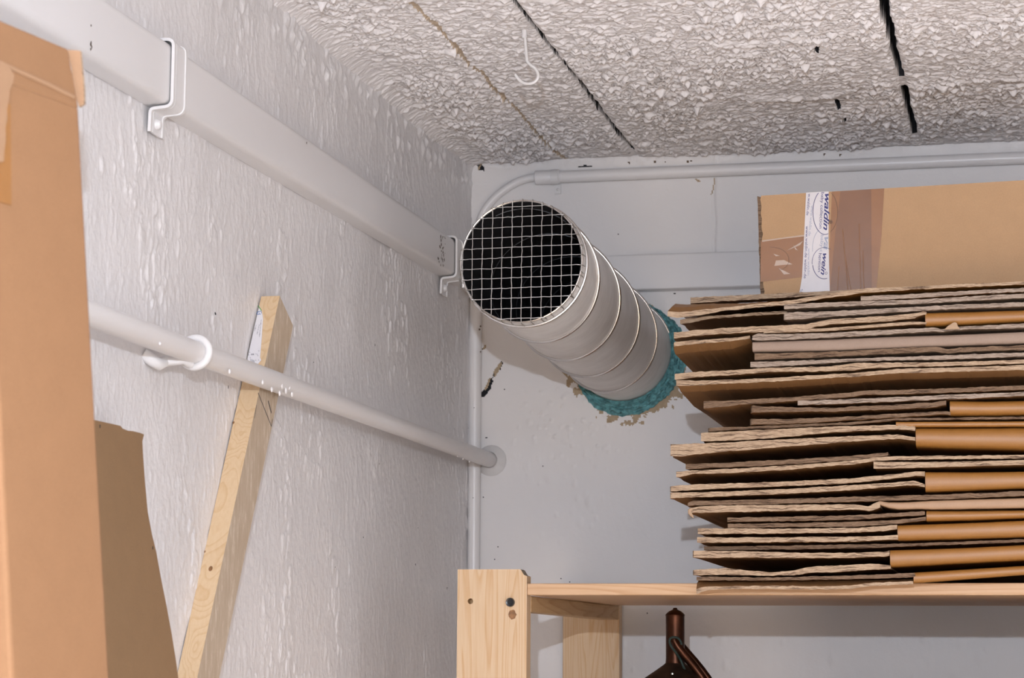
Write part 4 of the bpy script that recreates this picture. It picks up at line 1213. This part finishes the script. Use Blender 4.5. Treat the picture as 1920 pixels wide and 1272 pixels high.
r = item('flattened_carton', 1407, 790, 'short carton set back to the right with a shaded orange fold, above the fluted sheet')
sheet('upper_flap', r, [(1408, 761), (1480, 764), (1560, 765), (1680, 759), (1750, 755), (1774, 751)], [(1408, 774), (1480, 772), (1560, 772), (1680, 768), (1750, 764), (1774, 759)], mats=('kraft', 'edge_dark'))
sheet('lower_flap', r, [(1407, 786), (1480, 786), (1560, 783), (1680, 776), (1774, 771), (1782, 773)], [(1409, 797), (1480, 795), (1560, 790), (1680, 783), (1774, 777), (1782, 779)], mats=('kraft', 'edge_dark'))
fold('folded_side', r, [(1781, 751), (1850, 752), (1920, 751), (2060, 750)], [(1781, 779), (1850, 779), (1920, 778), (2060, 776)], bulge=.012)

r = item('flattened_carton', 1320, 760, 'carton with creased underside and a squared left end, below the broad brown underside')
sheet('upper_flap', r, [(1320, 753), (1380, 751), (1495, 744), (1600, 736), (1620, 733), (1740, 730), (1920, 723), (2060, 717)], [(1320, 767), (1380, 760), (1495, 752), (1600, 744), (1620, 741), (1740, 738), (1920, 731), (2060, 724)], mats=('kraft', 'edge_dark'))
sheet('lower_flap', r, [(1497, 752), (1560, 750), (1680, 745), (1800, 740), (1920, 735), (2060, 729)], [(1497, 760), (1560, 758), (1680, 753), (1800, 748), (1920, 743), (2060, 737)], mats=('kraft', 'edge_grey'))

r = item('flattened_carton', 1267, 720, 'carton with a wide lit brown underside, jutting left below the ragged pale edges')
sheet('upper_flap', r, [(1267, 701), (1300, 698), (1360, 695), (1446, 690), (1560, 687), (1605, 681), (1640, 681), (1774, 679), (1920, 675), (2060, 670)], [(1268, 713), (1300, 708), (1360, 704), (1446, 698), (1560, 696), (1600, 695), (1615, 692), (1700, 688), (1774, 687), (1920, 682), (2060, 677)])
sheet('lower_flap', r, [(1270, 714), (1300, 714), (1360, 713), (1446, 709), (1560, 702), (1600, 700), (1682, 692), (1774, 690), (1920, 685), (2060, 680)], [(1273, 724), (1300, 723), (1360, 720), (1446, 716), (1560, 709), (1600, 707), (1682, 700), (1774, 698), (1920, 694), (2060, 688)], droop=-.0085, dl=.13)

r = sheet('cardboard_sheet', None, [(1409, 679), (1480, 677), (1560, 674), (1700, 669), (1920, 661), (2060, 656)], [(1410, 689), (1480, 686), (1560, 681), (1600, 677.5), (1700, 675.5), (1774, 674), (1920, 669), (2060, 664)], mats=('kraft_grey', 'edge_grey'))
tag(r, 'grey cut-edged cardboard sheet just under the grey round-ended carton', 'cardboard sheet', GRP)

r = item('flattened_carton', 1411, 665, 'greyish carton with rounded left ends and a small torn peak on its top edge')
sheet('upper_flap', r, [(1412, 630), (1420, 626), (1480, 627), (1560, 624), (1650, 619), (1755, 614.5), (1766, 618), (1778, 615), (1796, 613.5), (1840, 611), (1920, 606.5), (2060, 601.5)], [(1412, 638), (1420, 639), (1480, 637), (1560, 633), (1650, 628), (1755, 621), (1766, 623), (1778, 621), (1790, 619), (1800, 619), (1840, 617), (1920, 615), (2060, 609)], mats=('kraft_grey', 'edge_grey'))
fold('folded_side', r, [(1411, 641), (1560, 636), (1700, 630), (1778, 628), (1920, 622), (2060, 617)], [(1411, 660), (1560, 658), (1700, 652), (1778, 649), (1920, 644), (2060, 638)], mats=('fold_grey', 'edge_grey'), bulge=.006)
sheet('lower_flap', r, [(1414, 664), (1480, 662), (1560, 660), (1755, 649.5), (1775, 656), (1785, 655), (1800, 652), (1920, 648), (2060, 642)], [(1415, 675), (1480, 672), (1560, 669), (1755, 659), (1775, 663), (1785, 662), (1800, 660), (1920, 656), (2060, 650)], mats=('kraft_grey', 'edge_dark'))

MB().slab([aY(*p, YS - .0035) for p in ((1771, 618), (1777, 612), (1786, 606), (1790, 604.5), (1794, 606), (1796, 612), (1800, 617))], (0, 1, 0), .003).build('torn_peak', M['torn'], r)

r = item('flattened_carton', 1262, 640, 'third carton from the top of the stack, orange fold ending in a raised tip')
sheet('upper_flap', r, [(1262, 624), (1300, 620), (1360, 615), (1427, 612), (1510, 608), (1535, 603), (1559, 599), (1672, 592), (1715, 588), (1732, 584), (1737, 585)], [(1264, 635), (1300, 630), (1360, 626), (1427, 623), (1510, 618), (1535, 612), (1559, 608), (1672, 602), (1715, 597), (1732, 590), (1737, 590)])
lf = sheet('lower_flap', r, [(1262, 642), (1300, 638), (1360, 635), (1406, 630)], [(1263, 650), (1300, 646), (1360, 641), (1406, 635)], droop=lambda x: -.011 * min(1, max(.3, (1420 - x) / 50)), dl=.15)
sheet('lower_flap_fold', lf, [(1430, 623), (1480, 619), (1560, 615), (1640, 608.5), (1714, 603), (1737, 605)], [(1430, 625), (1480, 623.5), (1560, 620.5), (1640, 614), (1714, 608.5), (1737, 609)], rag=.5)
fold('folded_side', r, [(1735, 586), (1820, 584), (1920, 581), (2060, 577)], [(1735, 612), (1820, 608), (1920, 603), (2060, 597)])

r = item('cardboard_sheet', 1471, 595, 'grey cardboard sheet lying above the carton with the raised tip', 'cardboard sheet')
sheet('front_layer', r, [(1470, 588), (1480, 586), (1560, 584), (1690, 577), (1798, 571), (1920, 567), (2060, 562)], [(1472, 599), (1480, 600), (1560, 594), (1690, 585), (1798, 579), (1920, 575), (2060, 570)], mats=('kraft_grey', 'edge_grey'))

r = item('flattened_carton', 1254, 590, 'top carton of the stack, its brown top drooping into a ragged front edge')
sheet('rear_layer', r, [(1295, 558), (1424, 552), (1555, 546), (1640, 541)], [(1295, 569), (1424, 561), (1555, 553), (1640, 548)], y0=YS + .066, y1=YS + .080, dl=.009, mats=('carton', 'edge'))
sheet('upper_flap', r, [(1253, 584), (1270, 586), (1300, 583), (1360, 577), (1420, 570), (1484, 563), (1550, 552), (1587, 545), (1616, 541), (1700, 538), (1800, 533), (1920, 528), (2060, 522)],
      [(1255, 594), (1270, 596), (1310, 592), (1360, 583), (1420, 577), (1484, 571), (1550, 559), (1587, 554), (1616, 550), (1700, 544), (1800, 539), (1920, 534), (2060, 528)], droop=lambda x: .0165 * max(0, 1 - max(0, x - 1290) / 300), dl=.055, mats=('fold', 'edge'))
sheet('torn_layer', r, [(1277, 600), (1290, 598), (1330, 593), (1480, 582)], [(1279, 608), (1290, 606), (1330, 598), (1480, 588)], y0=YS + .03, droop=.002)
sheet('inner_flap', r, [(1616, 556), (1720, 551), (1820, 545), (1920, 540), (2060, 534)], [(1616, 564), (1720, 559), (1820, 552), (1920, 547), (2060, 541)], mats=('kraft', 'edge_grey'))
sheet('lower_flap', r, [(1472, 571), (1560, 567), (1720, 562), (1817, 556), (1920, 551), (2060, 546)], [(1472, 580), (1560, 575), (1720, 570), (1817, 564), (1920, 559), (2060, 553)], mats=('kraft_grey', 'edge_grey'))

# ------------------------------------------------------------------ taped carton on top of the stack
def taped_carton():
    Y = 2.502
    o = aY(1424.5, 554, Y); tl = aY(1428.5, 367, Y); tr = aY(1920, 338, Y)
    ux = tr - tl; ux[1] = 0; ux /= np.linalg.norm(ux)
    uz = np.array((-ux[2], 0, ux[0])); uy = np.array((0, 1.0, 0))
    H = float((tl - o).dot(uz)) ; Wd, Dp = 0.46, 0.33
    root = thing('taped_carton', tuple(o), 'large brown carton with printed white and brown tape lying on top of the stack', 'carton', rot=(0, -math.atan2(ux[2], ux[0]), 0))
    W = lambda x, y, z: o + ux * x + uy * y + uz * z
    L = lambda px, py: (float((aY(px, py, Y) - o).dot(ux)), float((aY(px, py, Y) - o).dot(uz)))
    mb = MB()
    mb.hexa([W(.002, .004, 0), W(Wd, .004, 0), W(Wd, Dp, 0), W(.002, Dp, 0), W(.002, .004, H - .0008), W(Wd, .004, H - .0008), W(Wd, Dp, H - .0008), W(.002, Dp, H - .0008)])
    mb.build('body', M['carton_front'], root, bevel=.0015)
    xl = L(1660, 450)[0]
    # front: outer flap, raw edge showing at its left end
    n = 26
    fl = MB()
    ed = []
    for i in range(n + 1):
        z = H * i / n
        ed.append((.0045 + .0008 * math.sin(i * 1.7) + random.uniform(-.0005, .0005), z))
    fl.slab([W(a, 0, b) for a, b in ed] + [W(Wd, 0, H), W(Wd, 0, 0)], uy, .0038, 0, 1)
    fl.build('front_flap', [M['carton_front'], M['edge_dark']], root)
    el = MB()
    pts = [(.0002 + random.uniform(0, .0007), H * i / n) for i in range(n + 1)]
    el.slab([W(a, .0015, b) for a, b in pts] + [W(.0052, .0015, H * .985), W(.0052, .0015, 0)], uy, .004, 0)
    e = el.build('raw_edge', M['edge_dark'], root)
    def tape(name, px, mat, lift, parent=root):
        return MB().slab([W(*[L(*p)[0], -lift, L(*p)[1]]) for p in px], uy, .00015).build(name, mat, parent)
    tape('brown_tape', [(1560, 359.5), (1658, 353.5), (1653, 440), (1643, 545), (1552, 549)], M['tape_brown'], .0003)
    t2 = tape('double_tape', [(1576, 359), (1633.5, 355), (1634.5, 545), (1556, 549), (1566, 440)], M['tape_brown_dark'], .0005)
    t2['label'] = 'darker double layer of brown tape'
    mb = MB()
    for (a, b) in (((1580, 430), (1590, 548)), ((1583, 470), (1596, 548)), ((1611, 420), (1614, 546)), ((1618, 470), (1620, 546)), ((1573, 500), (1570, 548))):
        mb.tube([W(L(*a)[0], -.0006, L(*a)[1]), W(L(*b)[0], -.0007, L(*b)[1])], .0005, 6)
    mb.build('tape_wrinkle', M['tape_brown'], t2, smooth=True)
    cr = MB()
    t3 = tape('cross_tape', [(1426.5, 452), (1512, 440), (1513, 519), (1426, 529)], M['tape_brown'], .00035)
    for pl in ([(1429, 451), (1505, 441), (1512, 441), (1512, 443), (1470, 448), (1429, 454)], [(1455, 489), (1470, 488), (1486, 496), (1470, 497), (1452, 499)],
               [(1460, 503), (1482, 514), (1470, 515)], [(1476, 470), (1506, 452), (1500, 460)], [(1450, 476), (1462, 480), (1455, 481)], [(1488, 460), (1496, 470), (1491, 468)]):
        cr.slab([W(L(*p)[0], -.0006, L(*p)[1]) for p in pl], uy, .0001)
    cr.build('tape_crinkle', M['tape_shine'], t3)  # tape crinkles with their highlight painted in a lighter colour
    wt = tape('white_tape', [(1511.5, 361.5), (1554, 359.3), (1553.5, 450), (1556, 546), (1499, 549), (1504, 520), (1508, 440)], M['tape_white'], .0007)
    # printing, read from top to bottom
    def text(s, p0, p1, size_px, mat, shear=0.0, bold=0.0, name='lettering'):
        a = L(*p0); b = L(*p1)
        c = bpy.data.curves.new(name, 'FONT'); c.body = s; c.shear = shear; c.offset = bold
        c.size = 1.0; c.align_x = 'LEFT'; c.align_y = 'BOTTOM_BASELINE'
        ob = bpy.data.objects.new(name, c); link(ob)
        bpy.context.view_layer.update()
        wid = max(ob.dimensions.x, 1e-4)
        ln = math.hypot(b[0] - a[0], b[1] - a[1])
        hgt = size_px * Y / FPX * 1.02
        d = np.array(W(b[0], 0, b[1])) - np.array(W(a[0], 0, a[1])); d /= np.linalg.norm(d)
        nrm = -uy
        yv = np.cross(nrm, d)
        org = W(a[0], -.00085, a[1])
        sx = ln / wid; sy = hgt / 0.5      # 0.5: x-height of the face
        m = Matrix.Identity(4)
        for i in range(3):
            m[i][0] = d[i] * sx; m[i][1] = yv[i] * sy; m[i][2] = nrm[i]; m[i][3] = org[i]
        me = bpy.data.meshes.new_from_object(ob)
        bpy.data.objects.remove(ob)
        me.transform(m)
        me.materials.clear(); me.materials.append(mat)
        ob = bpy.data.objects.new(name, me); link(ob, wt)
        return ob
    zz = lambda X, Y_: (1420 + X / 6.056, 350 + Y_ / 6.056)
    text('w.waldin.de', zz(580, 82), zz(556, 328), 3.6, M['navy'])
    text('www.waldin.de', zz(612, 215), zz(578, 560), 3.6, M['pale_blue'])
    text('www.waldin.de waldin.de', zz(552, 450), zz(528, 1045), 3.6, M['navy'])
    text('www.waldin', zz(575, 700), zz(570, 1010), 3.2, M['pale_blue'])
    text('baby collection', zz(728, 62), zz(704, 472), 4.0, M['navy'])
    text('baby c', zz(724, 545), zz(712, 740), 4.0, M['pale_blue'])
    text('hention', zz(700, 755), zz(690, 965), 4.0, M['navy'])
    text('waldin', zz(772, 60), zz(752, 475), 7.0, M['navy'], 0.35, 0.02)
    text('va', zz(768, 545), zz(755, 690), 7.0, M['pale_blue'], 0.35, 0.02)
    text('wein', zz(750, 740), zz(722, 985), 6.2, M['navy'], 0.35, 0.02)
    text('Tu', zz(490, 1165), zz(488, 1195), 3.0, M['navy'])
    def arc(c, rx, ry, a0, a1, wpx, mat, lift=.0009, par=wt):
        P_ = [L(*zz(c[0] + rx * math.cos(math.radians(a)), c[1] - ry * math.sin(math.radians(a)))) for a in np.linspace(a0, a1, 26)]
        MB().tube([W(a, -lift, b) for a, b in P_], wpx * .0002, 6).build('printed_line', mat, par, smooth=True)
    arc((770, 290), 138, 256, 122, 285, 1.6, M['navy'])
    arc((765, 290), 148, 250, -66, 62, 1.0, M['faint_brown'], .0006, root)
    arc((760, 870), 138, 176, 60, 185, 1.2, M['navy']); arc((760, 870), 132, 180, 188, 285, 1.6, M['navy'])
    arc((760, 700), 132, 230, 115, 190, 1.0, M['pale_blue'])
    arc((160, 830), 200, 140, -60, 95, 0.9, M['faint_brown'], .0006, t3)
    for k in range(5):
        a = math.radians(72 * k + 18)
        arc((835 + 11 * math.cos(a), 402 + 13 * math.sin(a)), 8, 9, 0, 360, .9, M['faint_brown'], .0007, root)
    arc((782, 985), 12, 14, 0, 360, 1.0, M['navy'])
taped_carton()
